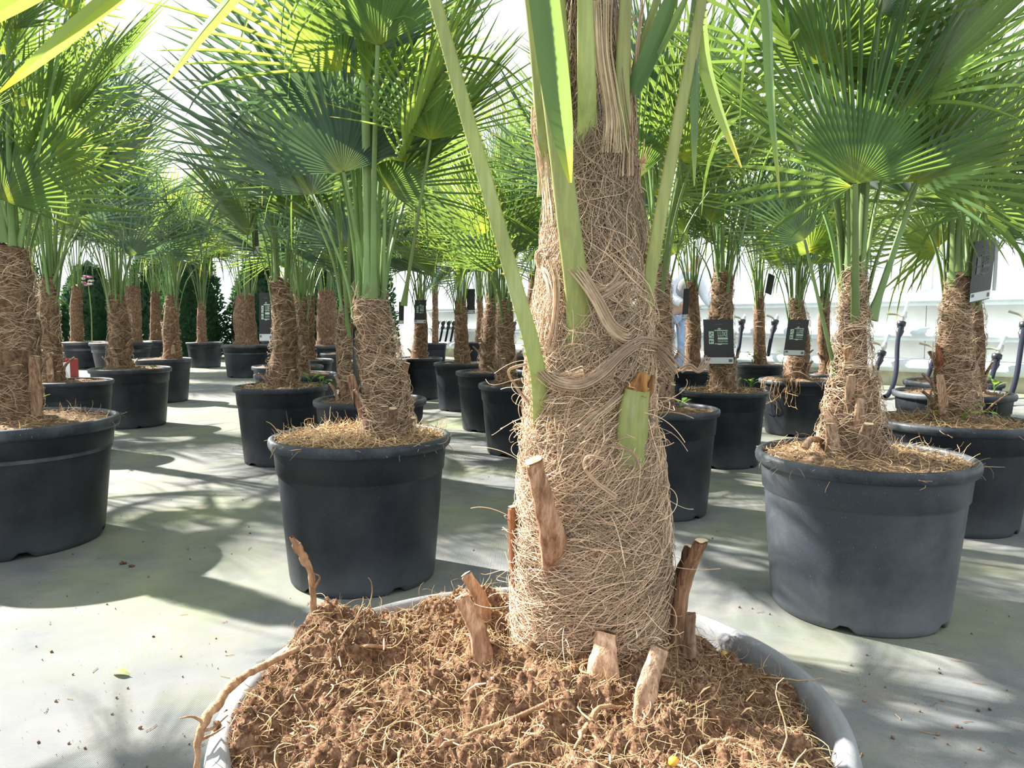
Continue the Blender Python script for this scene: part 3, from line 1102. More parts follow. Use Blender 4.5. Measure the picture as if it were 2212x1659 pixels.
FILL = 'palms standing behind nearer ones'
PP('B1', 1258, 230, 845, None, 1258, 60, 44, 1262, 600, 'nearest potted palm hidden directly behind the foreground trunk', seed=41, d=3.65, n=17, group=FILL)
PP('B2', 1292, 165, 800, None, 1290, 50, 40, 1290, 610, 'second potted palm hidden directly behind the foreground trunk', seed=42, d=5.0, n=16, group=FILL)
PP('B3', 1245, 130, 776, None, 1245, 40, 30, 1245, 610, 'third potted palm hidden directly behind the foreground trunk', seed=43, d=6.5, n=16, group=FILL)
PP('B4', 815, 128, 776, None, 815, 40, 30, 812, 620, 'potted palm behind the leaning trunk, seen by its leaves', seed=44, d=6.6, n=16, group=FILL)
PP('B5', 745, 105, 762, None, 752, 30, 24, 752, 620, 'far potted palm between leaning trunk and barrel trunk', seed=45, d=8.1, n=16, Lp=0.7, Lb=0.6, group=FILL)
PP('B6', -165, 225, 840, None, -165, 60, 44, -160, 590, 'palm outside the left edge reaching in with its leaves', seed=46, d=3.75, n=9, group=FILL)
PP('B7', -60, 150, 788, None, -60, 50, 36, -56, 600, 'second palm outside the left edge, farther back', seed=47, d=5.7, n=11, Lp=0.65, Lb=0.58, group=FILL)
PP('B8', 2440, 270, 880, None, 2440, 70, 50, 2440, 590, 'palm outside the right edge reaching in with its leaves', seed=48, d=3.0, n=15, group=FILL)
PP('B9', 2345, 190, 822, None, 2345, 50, 40, 2345, 600, 'second palm outside the right edge, farther back', seed=49, d=4.4, n=15, group=FILL)
PP('B10', -814, 484, 1005, None, -814, 120, 90, -810, 560, 'palm standing out of view at the near left, its shadow crossing the floor', seed=50, d=1.75, n=15, lod=1, group=FILL)


def pfrond(key, base, hub, tip, dh=0.0, dt=0.0, db=0.0, L=None, face=(0.0, -1.0, 0.25), wp=0.016, mat='leaf', ctrl=None, **kw):
    """frond of a palm given where base, hub and middle tip stand, with depths about the palm's own"""
    q = PALMS[key]
    d = q['d']
    b3, h3, t3 = at(*base, d + db), at(*hub, d + dh), at(*tip, d + dt)
    ax = t3 - h3
    c = [at(x, y, d + dd) for x, y, dd in ctrl] if ctrl else [b3 * 0.5 + h3 * 0.5 + A([0, 0, 0.0])]
    return frond(q['root'], b3, h3, ax, A(face, float), L or float(np.linalg.norm(ax)), wp, q['rng'], kw.pop('lod', 0), ctrl=c, mat=mat, side=kw.pop('side', A([1.0, 0.1, 0])), **kw)


# fronds that can be picked out one by one
pfrond('R1', (1848, 745), (1847, 398), (1905, -160), -0.14, -0.02, -0.01, span=140, wp=0.027, mat='leaf', droop=0.12, cup=0.05, limp=0.03)
pfrond('R1', (1843, 735), (1840, 402), (1650, 405), -0.13, -0.25, -0.01, span=46, wp=0.012, mat='leaf', droop=0.25, nseg=6, L=0.40)
pfrond('R1', (1838, 720), (1778, 136), (1760, -330), 0.04, 0.15, 0.0, span=190, wp=0.024, mat='leaf', droop=0.1)
pfrond('R1', (1815, 850), (1738, 518), (1625, 330), 0.02, 0.0, 0.0, span=150, wp=0.014, mat='leaf_blue', droop=0.2)
pfrond('R1', (1882, 690), (1997, 346), (2190, 120), 0.02, 0.12, 0.0, span=225, wp=0.022, mat='leaf', droop=0.22, limp=0.14)
pfrond('L2', (872, 660), (930, 302), (945, -30), -0.12, -0.06, 0.0, span=150, wp=0.013, mat='leaf_bright', droop=0.08, limp=0.0)
pfrond('L2', (828, 660), (832, 407), (1030, 250), -0.04, 0.12, 0.0, span=170, wp=0.014, mat='leaf', droop=0.16)
pfrond('L2', (800, 650), (742, 372), (668, -90), -0.06, 0.1, 0.0, span=165, wp=0.017, mat='leaf_blue', droop=0.06, limp=0.0)
pfrond('L2', (815, 650), (800, 120), (800, -400), 0.05, 0.1, 0.0, span=140, wp=0.018, mat='leaf_blue', droop=0.06, limp=0.0)
pfrond('L1', (30, 560), (4, 432), (165, 60), -0.05, 0.05, 0.0, span=180, wp=0.016, mat='leaf', droop=0.12, limp=0.03)
pfrond('L1', (40, 640), (120, 330), (330, 250), 0.1, 0.2, 0.03, span=190, wp=0.014, mat='leaf_bright', droop=0.25)
pfrond('R2', (2085, 640), (2112, 455), (2160, 130), -0.1, 0.1, 0.0, span=250, wp=0.018, mat='leaf', droop=0.3, limp=0.12)
pfrond('S', (600, 640), (585, 430), (560, 180), -0.06, 0.1, 0.0, span=110, wp=0.018, mat='leaf_blue', droop=0.05, limp=0.0)
pfrond('K', (112, 620), (190, 232), (200, 60), 0.0, 0.05, 0.0, span=200, wp=0.016, mat='leaf_blue', droop=0.1)
pfrond('K', (105, 640), (255, 218), (350, 120), -0.3, -0.2, 0.0, span=220, wp=0.016, mat='leaf_blue', droop=0.5, limp=0.3)
pfrond('L1', (35, 560), (146, 20), (240, -90), -0.05, 0.1, 0.0, span=260, wp=0.017, mat='leaf_bright', droop=0.2, face=(0.1, -0.6, -0.8))

# ------------------------------------------------------------------ the foreground palm
rng = np.random.default_rng(7)
FC = A([0.016, 0.625, 0.0])
FR, FZ = 0.265, 0.42
fg = empty('potted_palm', FC)
tag(fg, 'large foreground palm with fibre-wrapped trunk in a pot of crumbly brown soil', 'potted palm')
pot(fg, FC, FR, FZ, 128, dusty=True)

FD = 0.745            # depth of its trunk
TX = 0.077


def soil_z(X, Y):
    """height of the heaped soil in the foreground pot (world x, y)"""
    r = np.hypot(X - FC[0], Y - FC[1])
    th = np.arctan2(Y - FC[1], X - FC[0])
    z = np.full_like(r, 0.408)
    z = z + 0.026 * np.exp(-(((X - TX + 0.02) ** 2 + (Y - FD + 0.06) ** 2) / 0.0120))
    z = z + 0.052 * np.exp(-(((X + 0.172) ** 2 + (Y - 0.728) ** 2) / 0.0020))       # clod heap by the back left rim
    z = z + 0.016 * np.exp(-(((X + 0.02) ** 2 + (Y - 0.845) ** 2) / 0.0030))
    z = z + 0.014 * np.exp(-(((X + 0.20) ** 2 + (Y - 0.60) ** 2) / 0.0060))
    z = z + 0.012 * np.exp(-(((X - 0.16) ** 2 + (Y - 0.52) ** 2) / 0.0060))
    z = z - 0.003 * np.exp(-(((X - 0.175) ** 2 + (Y - 0.68) ** 2) / 0.0055))
    p = np.stack([X, Y, X * 0], -1)
    z = z + 0.010 * fbm(p * 24, 2, 5) + 0.0075 * fbm(p * 62, 2, 9) + 0.0042 * fbm(p * 170, 3, 13)
    hole = fbm(p * 30 + 7.3, 2, 21)
    z = z - 0.011 * np.clip(hole - 0.45, 0, 1) / 0.5
    # the left side spills over the rim, the right side stays below it
    spill = np.clip((np.cos(th - math.radians(187)) + 0.25) / 0.6, 0, 1)
    edge = np.clip((r - (0.222 + 0.028 * spill)) / 0.03, 0, 1)
    z = z - edge * (0.022 - 0.010 * spill)
    return z


n = 330
lim = 0.264
gx = np.linspace(FC[0] - lim, FC[0] + lim, n)
gy = np.linspace(FC[1] - lim, FC[1] + lim, n)
X, Y = np.meshgrid(gx, gy)
Z = soil_z(X, Y)
r = np.hypot(X - FC[0], Y - FC[1])
th = np.arctan2(Y - FC[1], X - FC[0])
spill = np.clip((np.cos(th - math.radians(187)) + 0.25) / 0.6, 0, 1)
jit = 0.006 * fbm(np.stack([X * 60, Y * 60, X * 0], -1), 2, 31)
inside = r < (0.2475 + 0.018 * spill * (0.7 + 0.5 * fbm(np.stack([X * 16, Y * 16, X * 0], -1), 2, 33)) + jit * 0.5)
F = grid_faces(n, n)
F = F[inside.ravel()[F].all(1)]
used = np.unique(F)
mp_ = -np.ones(n * n, int)
mp_[used] = np.arange(len(used))
mb = MB()
mb.add(np.stack([X, Y, Z], -1).reshape(-1, 3)[used], mp_[F])
soil = mb.build('soil', M['soil'], fg)


def soil_points(k, rmax=0.25, bias=None):
    rr = rmax * np.sqrt(rng.random(k))
    t = rng.random(k) * 6.283
    x, y = FC[0] + rr * np.cos(t), FC[1] + rr * np.sin(t)
    return np.stack([x, y, soil_z(x, y)], -1)


k = 6500
p = soil_points(k, 0.252)
mb = MB()
sz = 0.0007 + 0.0026 * rng.random(k) ** 3.0
octa(mb, p + A([0, 0, 0.0012]), sz, rng, soilcols(rng, k) * A([1.0, 0.95, 0.9]))
mb.build('soil_crumbs', strand_soil, soil, smooth=False)['kind'] = 'stuff'


def curly(p, n, k, ln, curl, rise, rad, colr=(0.5, 1.4)):
    """loose strands starting at points p"""
    P = np.zeros((n, k, 3))
    az = rng.random(n) * 6.283
    el = rng.normal(rise, 0.35, n)
    da, de = rng.normal(0, curl, n), rng.normal(0, curl * 0.5, n)
    P[:, 0] = p
    L = ln * rng.uniform(0.35, 1.5, n) / (k - 1)
    for j in range(1, k):
        d = np.stack([np.cos(az) * np.cos(el), np.sin(az) * np.cos(el), np.sin(el)], -1)
        P[:, j] = P[:, j - 1] + d * L[:, None]
        az = az + da + rng.normal(0, curl * 0.4, n)
        el = el + de - 0.12 * (el > 0) + rng.normal(0, curl * 0.25, n)
    R = rad * rng.uniform(0.5, 1.4, (n, 1)) * (1 - 0.55 * np.linspace(0, 1, k) ** 2)[None]
    return P, R


mb = MB()
k = 7600
P, R = curly(soil_points(k, 0.25) + A([0, 0, 0.0005]), k, 7, 0.022, 0.4, 0.15, 0.00030)
tubes(mb, P, R, 3, rng.uniform(0.45, 1.45, (k, 1)) * np.ones((1, 3)))
k = 110
P, R = curly(soil_points(k, 0.24) + A([0, 0, 0.001]), k, 10, 0.05, 0.32, 0.10, 0.0007)
tubes(mb, P, R, 4, rng.uniform(0.6, 1.6, (k, 1)) * np.ones((1, 3)))
mb.build('root_fibres', M['rootfibre'], soil)['kind'] = 'stuff'
# pale wood chips
mb = MB()
k = 130
p = soil_points(k, 0.24)
d = nrm(np.stack([rng.normal(size=k), rng.normal(size=k), rng.normal(0.2, 0.35, k)], -1))
ln = rng.uniform(0.004, 0.016, k)[:, None]
P = np.stack([p - d * ln, p + A([0, 0, 0.002]), p + d * ln], 1)
tubes(mb, P, np.stack([np.full(k, 0.0004), rng.uniform(0.0005, 0.0013, k), np.full(k, 0.0006)], 1), 4, rng.uniform(0.8, 1.9, (k, 1)) * np.ones((1, 3)))
mb.build('wood_chips', M['rootfibre'], soil, smooth=False)['kind'] = 'stuff'

# trunk
ys = [1450, 1400, 1330, 1268, 1248, 1150, 1000, 900, 838, 812, 780, 700, 600, 500, 350, 200, 0, -200]
cx = [1272, 1272, 1275, 1277, 1277, 1276, 1272, 1272, 1278, 1279, 1280, 1277, 1278, 1277, 1262, 1255, 1250, 1250]
hw = [150, 156, 160, 162, 150, 145, 131, 126, 123, 112, 104, 92, 84, 80, 77, 72, 66, 55]
path = [at(x, y, FD) for x, y in zip(cx, ys)]
rads = [h_ * mpp(y, FD) * 0.955 for h_, y in zip(hw, ys)]
mb, FP, FRr = trunk_mesh(path, rads, rng, 0.035, 150, 90, 60)
ftr = mb.build('trunk', M['trunk_core'], fg)


def sy(y):
    z = at(1275, y, FD)[2]
    return float(np.clip((z - FP[0, 2]) / (FP[-1, 2] - FP[0, 2]), 0, 1))


FRONT = (math.pi * 0.92, math.pi * 2.08)
FA = (math.pi * 0.85, math.pi * 2.15)
mb = MB()
tf = lambda n_, y0, y1, ang, ln, rad, lift, **k_: trunk_fibres(mb, FP, FRr, rng, n_, ang, ln, rad, lift, tuple(sorted((sy(y0), sy(y1)))), k_.pop('k', 9), azr=FA, **k_)
tf(1740, 1430, 1262, (-0.22, 0.25, False), 0.13, 0.000344, 0.010, wob=0.25, cmul=1.05)
tf(580, 1430, 1255, (-0.9, 1.2, True), 0.06, 0.000287, 0.012, wob=0.7, curl=1.5)
tf(1044, 1270, 1090, (-0.35, 0.8, True), 0.11, 0.000344, 0.011, wob=0.35)
tf(928, 1270, 1060, (-0.2, 0.5, False), 0.10, 0.000328, 0.010, wob=0.4, cmul=1.05)
tf(1508, 1100, 830, (0.25, 0.85, False), 0.12, 0.000369, 0.009, wob=0.22, cmul=1.05)
tf(812, 1080, 830, (-0.45, 0.2, False), 0.10, 0.000328, 0.010, wob=0.3, cmul=1.05)
tf(812, 1060, 840, (-1, 1.2, True), 0.05, 0.000279, 0.010, wob=0.8, curl=1.8)
tf(1740, 840, 620, (-0.4, 1.2, True), 0.05, 0.000295, 0.010, wob=0.9, curl=1.6)
tf(580, 840, 560, (0.7, 1.4, True), 0.10, 0.000328, 0.010, wob=0.3)
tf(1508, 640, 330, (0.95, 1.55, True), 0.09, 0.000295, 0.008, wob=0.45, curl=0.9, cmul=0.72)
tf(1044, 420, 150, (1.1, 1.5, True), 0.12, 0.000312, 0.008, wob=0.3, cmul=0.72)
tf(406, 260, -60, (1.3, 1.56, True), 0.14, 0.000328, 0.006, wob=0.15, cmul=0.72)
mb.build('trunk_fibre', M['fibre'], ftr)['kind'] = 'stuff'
# fringes where one sheath ends over the next
mb = MB()
for yb_, n_ in ((1258, 420), (825, 420), (640, 200)):
    th_ = rng.uniform(FA[0], FA[1], n_)
    s_ = sy(yb_)
    i = int(s_ * (len(FP) - 1))
    P = np.zeros((n_, 9, 3))
    P[:, 0] = FP[i] + np.stack([np.cos(th_), np.sin(th_), th_ * 0], -1) * (FRr[i] + 0.004) + A([0, 0, 1]) * rng.normal(-0.006, 0.004, n_)[:, None]
    tang = np.stack([-np.sin(th_), np.cos(th_), th_ * 0], -1)
    outw = np.stack([np.cos(th_), np.sin(th_), th_ * 0], -1)
    d = nrm(A([0, 0, 1]) * rng.uniform(0.1, 1.0, n_)[:, None] + outw * rng.uniform(0.1, 0.6, n_)[:, None] + tang * rng.normal(0, 1.0, n_)[:, None])
    ax = nrm(rng.normal(size=(n_, 3)))
    ca = rng.uniform(0.05, 0.5, n_)
    L = rng.uniform(0.008, 0.030, n_) / 8
    for j in range(1, 9):
        P[:, j] = P[:, j - 1] + d * L[:, None]
        d = nrm(d + np.cross(ax, d) * ca[:, None] - outw * 0.06)
    tubes(mb, P, 0.00038 * rng.uniform(0.7, 1.4, (n_, 1)) * np.ones((1, 9)), 3, rng.uniform(0.7, 1.5, (n_, 1)) * np.ones((1, 3)))
mb.build('fibre_fringe', M['fibre'], ftr)['kind'] = 'stuff'
# long stray curls standing off the trunk
mb = MB()
for y0, y1, n_ in ((1400, 1280, 36), (1270, 1100, 40), (1090, 860, 46), (850, 700, 40), (680, 300, 40)):
    s = rng.uniform(sy(y0), sy(y1), n_)
    th_ = rng.uniform(FA[0], FA[1], n_)
    i = (s * (len(FP) - 1)).astype(int)
    p = FP[i] + np.stack([np.cos(th_), np.sin(th_), th_ * 0], -1) * (FRr[i] + 0.003)[:, None]
    P = np.zeros((n_, 16, 3))
    P[:, 0] = p
    d = nrm(np.stack([np.cos(th_), np.sin(th_), rng.normal(0.1, 0.7, n_)], -1) + rng.normal(0, 0.6, (n_, 3)))
    ax = nrm(rng.normal(size=(n_, 3)))
    ca = rng.uniform(0.08, 0.38, n_)
    L = rng.uniform(0.02, 0.075, n_) / 15
    for j in range(1, 16):
        P[:, j] = P[:, j - 1] + d * L[:, None]
        d = nrm(d + np.cross(ax, d) * ca[:, None])
    tubes(mb, P, 0.00032 * rng.uniform(0.7, 1.4, (n_, 1)) * np.ones((1, 16)), 3, rng.uniform(0.8, 1.5, (n_, 1)) * np.ones((1, 3)))
mb.build('stray_fibre', M['fibre'], ftr)['kind'] = 'stuff'


def front(px, py, off=0.004):
    """point just in front of the foreground trunk's surface at a pixel (or beside its outline)"""
    s = sy(py)
    i = int(s * (len(FP) - 1))
    c, r_ = FP[i], FRr[i]
    p = at(px, py, FD)
    dx = np.clip((p[0] - c[0]) / r_, -1, 1)
    dep = FD - r_ * math.sqrt(max(0, 1 - dx * dx)) * 0.97 - off - 0.011
    return at(px, py, dep)


# dry sheath ribbons torn loose around the trunk
RIB = [
    ([(1165, 790), (1200, 822), (1250, 832), (1300, 808), (1345, 765), (1385, 742), (1430, 757), (1470, 800)], 22, 0.012),
    ([(1150, 775), (1165, 800), (1215, 818), (1262, 812)], 13, 0.008),
    ([(1225, 555), (1262, 605), (1290, 650), (1320, 705), (1355, 730), (1380, 716)], 17, 0.010),
    ([(1350, 602), (1320, 625), (1292, 640)], 20, 0.006),
    ([(1345, 850), (1310, 880), (1285, 900), (1255, 930)], 9, 0.007),
    ([(1180, 545), (1163, 548), (1165, 575), (1180, 592), (1190, 640), (1178, 690), (1170, 740)], 10, 0.006),
    ([(1188, 560), (1200, 620), (1195, 700), (1180, 760)], 12, 0.006),
    ([(1340, 820), (1370, 780), (1378, 745)], 10, 0.006),
    ([(1305, 990), (1270, 985), (1262, 1010), (1290, 1045), (1330, 1075)], 5, 0.010),
    ([(1262, 1015), (1300, 970), (1340, 965), (1372, 985), (1380, 1010)], 4, 0.012),
    ([(1318, 20), (1330, 110), (1340, 200), (1352, 300), (1358, 360)], 15, 0.004),
    ([(1370, 30), (1356, 60), (1357, 150), (1358, 260), (1356, 380)], 13, 0.012),
    ([(1388, 0), (1378, 80), (1374, 130), (1378, 165)], 6, 0.014),
    ([(1160, 100), (1162, 220), (1175, 330), (1190, 480)], 12, 0.004),
    ([(1295, 0), (1300, 120), (1318, 250), (1316, 330)], 30, 0.002),
    ([(1155, 230), (1152, 280), (1162, 330), (1175, 420)], 7, 0.005),
    ([(1385, 375), (1378, 350), (1372, 400), (1376, 420)], 16, 0.004),
    ([(1145, 785), (1100, 800), (1115, 835), (1150, 880)], 3.5, 0.006),
    ([(1470, 800), (1490, 790), (1510, 800), (1530, 770)], 6, 0.03),
]
for pts, w_, off in RIB:
    mb = MB()
    K_ = 26
    P = resample(np.stack([front(x, y, off) for x, y in pts]), K_)
    T = nrm(np.gradient(P, axis=0))
    view = nrm(A([0, 0, CAMZ]) - P)
    tw = np.sin(np.linspace(0, 3.5, K_) + rng.random() * 6)[:, None] * 0.5
    S = nrm(np.cross(T, view) + view * tw)
    wfull = w_ * mpp(800, FD)
    # the sheet: narrow, tapering, a few ragged fingers wide
    nfin = max(2, int(w_ / 5))
    for q_ in range(nfin):
        u0 = (q_ + 0.5) / nfin - 0.5
        a0, a1 = rng.uniform(0, 0.18), rng.uniform(0.72, 1.0)
        t_ = np.linspace(a0, a1, K_)
        Pq = resample(P + S * wfull * u0 + view * rng.uniform(-0.001, 0.002), 80)[(t_ * 79).astype(int)]
        Sq = resample(S, 80)[(t_ * 79).astype(int)]
        wv = wfull / nfin * 0.55 * np.clip(np.sin(np.linspace(0.15, 3.0, K_)) * 1.6, 0.06, 1) * rng.uniform(0.6, 1.15)
        Nn = np.cross(Sq, nrm(np.gradient(Pq, axis=0) + 1e-9))
        V = np.stack([Pq - Sq * wv[:, None], Pq + Nn * wv[:, None] * 0.3, Pq + Sq * wv[:, None]], 1)
        cc = (0.85 + 0.35 * vnoise(Pq * 240, 3))[:, None, None] * np.ones((K_, 3, 3)) * rng.uniform(0.65, 1.25)
        mb.add(V.reshape(-1, 3), grid_faces(K_, 3), cc.reshape(-1, 3))
    # loose strands running along it and fraying out at the ends
    ns_ = int(5 + w_)
    u = rng.uniform(-0.75, 0.75, (ns_, 1, 1))
    t_ = np.linspace(0, 1, K_)[None, :, None]
    spread = 1 + 1.6 * np.clip(t_ - 0.6, 0, 1) * rng.uniform(0, 2.4, (ns_, 1, 1)) + 1.2 * np.clip(0.3 - t_, 0, 1)
    Q = P[None] + S[None] * wfull * u * spread + view[None] * (0.0025 * rng.random((ns_, 1, 1)) + 0.002 * np.sin(t_ * 6 + u * 20))
    tubes(mb, Q, 0.00030 * rng.uniform(0.7, 1.5, (ns_, 1)) * np.ones((1, K_)), 3, rng.uniform(0.6, 1.4, (ns_, 1)) * np.ones((1, 3)))
    mb.build('dry_sheath', M['dry'], ftr)
# frayed tuft at the right of the sheath
mb = MB()
tip_px = [(1405, 335), (1408, 312), (1392, 300), (1400, 352)]
for tx_, ty_ in tip_px:
    P = resample(np.stack([front(1370, 395, 0.004), front(1385, 355, 0.006), at(tx_, ty_, FD - 0.03)]), 8)[None]
    tubes(mb, P, np.linspace(0.0016, 0.0005, 8)[None], 4, A([[1.1, 1.0, 0.9]]))
mb.build('frayed_tuft', M['fibre'], ftr)


# cut leaf stubs on and beside the trunk
def soil_hit(x, y):
    g_ = ground(x, y, 0.42)
    for _ in range(8):
        g_ = ground(x, y, 0.5 * g_[2] + 0.5 * float(soil_z(A([g_[0]]), A([g_[1]]))[0]))
    return g_


def fstub(pts, w0, w1, thk, dd, cols=(1, 1, 1), mat='stub', cut=True, side=(1, 0, 0), foot=None):
    if foot is not None:
        # stands in the soil: take the depth from where its foot meets the surface
        g_ = soil_hit(*foot)
        dd = [d_ + g_[1] - dd[0] for d_ in dd]
        P = [g_ - A([0, 0, 0.025])] + [at(x, y, d_) for (x, y), d_ in zip(pts[1:], dd[1:])]
    else:
        P = [at(x, y, d_) for (x, y), d_ in zip(pts, dd)]
    m_ = mpp(1100, np.mean(dd))
    return stub(ftr, P, w0 * m_, w1 * m_, thk, A(side, float), rng, cols, cut, mat=mat, k=16)


fstub([(1207, 1300), (1200, 1195), (1180, 1100), (1152, 1000)], 72, 36, 0.016, [0.712, 0.676, 0.658, 0.640], (1.35, 1.15, 1.02), side=(1, 0.35, 0))
fstub([(1352, 1150), (1360, 1020), (1368, 900), (1378, 842)], 78, 58, 0.018, [0.716, 0.690, 0.683, 0.681], (1, 1, 1), 'petiole_fg', True, side=(1, 0.3, 0))
fstub([(1462, 1400), (1468, 1330), (1482, 1250), (1515, 1172)], 46, 44, 0.012, [0.715, 0.712, 0.708, 0.70], (0.95, 0.76, 0.62), side=(1, 0.9, 0))
fstub([(1440, 1400), (1455, 1320), (1470, 1250), (1490, 1185)], 44, 22, 0.010, [0.742, 0.738, 0.732, 0.725], (0.5, 0.38, 0.32), side=(1, -0.6, 0))
fstub([(1488, 1420), (1490, 1380), (1492, 1325)], 34, 20, 0.008, [0.70, 0.698, 0.695], (0.9, 0.85, 0.8), cut=False)
fstub([(1298, 1535), (1302, 1440), (1310, 1368)], 86, 48, 0.026, [0.612, 0.622, 0.636], (2.2, 2.0, 1.85), foot=(1300, 1482))
fstub([(1370, 1590), (1398, 1490), (1425, 1402)], 46, 42, 0.014, [0.588, 0.600, 0.618], (1.6, 1.55, 1.48), foot=(1380, 1555))
fstub([(1430, 1440), (1428, 1415), (1422, 1396)], 18, 10, 0.006, [0.64, 0.64, 0.64], (1.3, 1.1, 0.8), cut=False)
fstub([(1064, 1475), (1034, 1370), (998, 1292)], 50, 34, 0.015, [0.665, 0.672, 0.68], (1.6, 1.38, 1.2), foot=(1050, 1432))
fstub([(1056, 1340), (1040, 1300), (1008, 1243)], 34, 26, 0.012, [0.735, 0.738, 0.742], (1.5, 1.28, 1.08), foot=(1054, 1340))
fstub([(1122, 1300), (1112, 1200), (1110, 1098)], 20, 26, 0.012, [0.735, 0.735, 0.735], (0.95, 0.62, 0.42), side=(1, 1, 0))
fstub([(1374, 850), (1382, 832), (1392, 806)], 56, 22, 0.016, [0.683, 0.681, 0.681], (1.35, 0.95, 0.45), cut=False)
fstub([(1392, 870), (1400, 850), (1412, 812)], 22, 10, 0.008, [0.69, 0.69, 0.69], (0.9, 0.7, 0.45), cut=False)

# twisted root standing by the back-left rim, and one hanging over the left side
def woody(parent, name, pts, r, mat='rootwood', k=40, twigs=()):
    mb = MB()
    P = resample(np.stack(pts), k)
    P = P + 0.0016 * np.stack([vnoise(P * 160, 1), vnoise(P * 160, 2), vnoise(P * 160, 3)], -1)
    Rr_ = resample(A(r)[:, None], k)[:, 0] * (1 + 0.25 * vnoise(P * 240, 5))
    tubes(mb, P[None], Rr_[None], 8)
    for tw in twigs:
        Q = resample(np.stack(tw), 10)
        tubes(mb, Q[None], np.linspace(0.0016, 0.0005, 10)[None], 5)
    return mb.build(name, M[mat], parent)


woody(soil, 'root', [at(680, 1365, 0.735), at(676, 1285, 0.735), at(672, 1240, 0.735), at(655, 1205, 0.735), at(640, 1180, 0.733), at(632, 1160, 0.73)], [0.0036, 0.0034, 0.0036, 0.0044, 0.0042, 0.0022],
      twigs=[[at(676, 1275, 0.735), at(688, 1255, 0.73), at(690, 1245, 0.73), at(678, 1238, 0.733)], [at(640, 1180, 0.733), at(650, 1172, 0.725)]])
woody(soil, 'root', [at(640, 1405, 0.68), at(560, 1442, 0.625), at(505, 1478, 0.585), at(470, 1520, 0.56), at(440, 1560, 0.545), at(428, 1610, 0.535), at(424, 1668, 0.53), at(420, 1720, 0.53)],
      [0.0028, 0.0034, 0.0036, 0.0036, 0.0034, 0.0026, 0.0024, 0.002],
      twigs=[[at(440, 1560, 0.545), at(415, 1548, 0.54), at(388, 1552, 0.535)], [at(436, 1578, 0.542), at(460, 1572, 0.545), at(492, 1545, 0.56)], [at(430, 1600, 0.537), at(462, 1585, 0.55), at(486, 1570, 0.56)]])
for pts_ in ([(860, 1400), (800, 1395), (735, 1402), (690, 1430)], [(1240, 1500), (1180, 1520), (1090, 1560), (985, 1600), (950, 1615)], [(1350, 1530), (1300, 1530), (1265, 1570), (1240, 1620)],
             [(690, 1350), (650, 1380), (610, 1420), (575, 1460)], [(1480, 1640), (1560, 1600), (1620, 1610)]):
    q = []
    for x, y in pts_:
        g = ground(x, y, 0.42)
        for _ in range(4):
            g = ground(x, y, float(soil_z(A([g[0]]), A([g[1]]))[0]) + 0.002)
        q.append(g)
    woody(soil, 'root', q, [0.0012] + [0.0022] * (len(q) - 2) + [0.001], k=24)

# green petioles with their leaves
def gp(pts, dd):
    return [at(x, y, d_) for (x, y), d_ in zip(pts, dd)]


def pfg(pts, dd, wpx, hubax, normal, L, mat='leaf', teeth=False, strips=None, side=(1, 0.15, 0), noblade=False, **kw):
    P = gp(pts, dd)
    wp_ = wpx * mpp(400, np.mean(dd))
    return frond(fg, P[0], P[-1], hubax, A(normal, float), L, wp_, rng, 0, ctrl=P[1:-1], mat=mat, teeth=teeth, pmat='petiole_fg', strips=strips, side=A(side, float), noblade=noblade, **kw)


def st_(pts, dd, wpx, tone=(1, 1, 1), tip=(3.0, 1.5, 0.7), face=(0.2, -1, 0.1)):
    return dict(pts=gp(pts, dd), w=wpx * mpp(200, np.mean(dd)), tone=tone, tip=tip, face=face)


pfg([(1262, 860), (1250, 660), (1228, 480), (1206, 300), (1180, 100), (1160, -80), (1130, -450)], [0.712, 0.688, 0.676, 0.668, 0.66, 0.65, 0.62], 66, A([-0.25, -0.25, 0.9]), (0.0, -0.9, 0.4), 0.5, 'leaf_bright', False,
    [st_([(1140, -300), (1164, -100), (1190, 100), (1212, 260), (1232, 395)], [0.61, 0.612, 0.616, 0.622, 0.628], 66, (0.72, 0.82, 1.1), (1.6, 1.3, 0.7), (0.0, -1, 0))], nseg=30, span=150, droop=0.1, limp=0.0)
pfg([(1185, 1080), (1170, 920), (1160, 790), (1108, 600), (1052, 400), (1000, 220), (948, 30), (880, -200), (800, -430)], [0.735, 0.715, 0.690, 0.682, 0.676, 0.672, 0.672, 0.68, 0.69], 44, A([-0.5, -0.25, 0.55]), (0.2, -0.6, 0.7), 0.46,
    'leaf_bright', True,
    [st_([(800, -430), (520, -225), (235, 0), (110, 105), (0, 198)], [0.69, 0.64, 0.60, 0.585, 0.575], 36, (1.4, 1.25, 1.0), (3.2, 1.2, 0.3), (0.25, -1, -0.5)),
     st_([(800, -430), (650, -200), (505, -10), (430, 80), (360, 178)], [0.69, 0.67, 0.655, 0.65, 0.645], 27, (1.2, 1.2, 1.0), (3, 2.0, 1.0), (0.5, -1, 0.5)),
     st_([(800, -430), (480, -260), (180, -80), (0, 25), (-160, 110)], [0.69, 0.65, 0.62, 0.60, 0.59], 40, (1.3, 1.25, 0.8), (2, 1.5, 0.7), (0.25, -1, -0.5))],
    nseg=26, span=170, droop=0.1, limp=0.0)
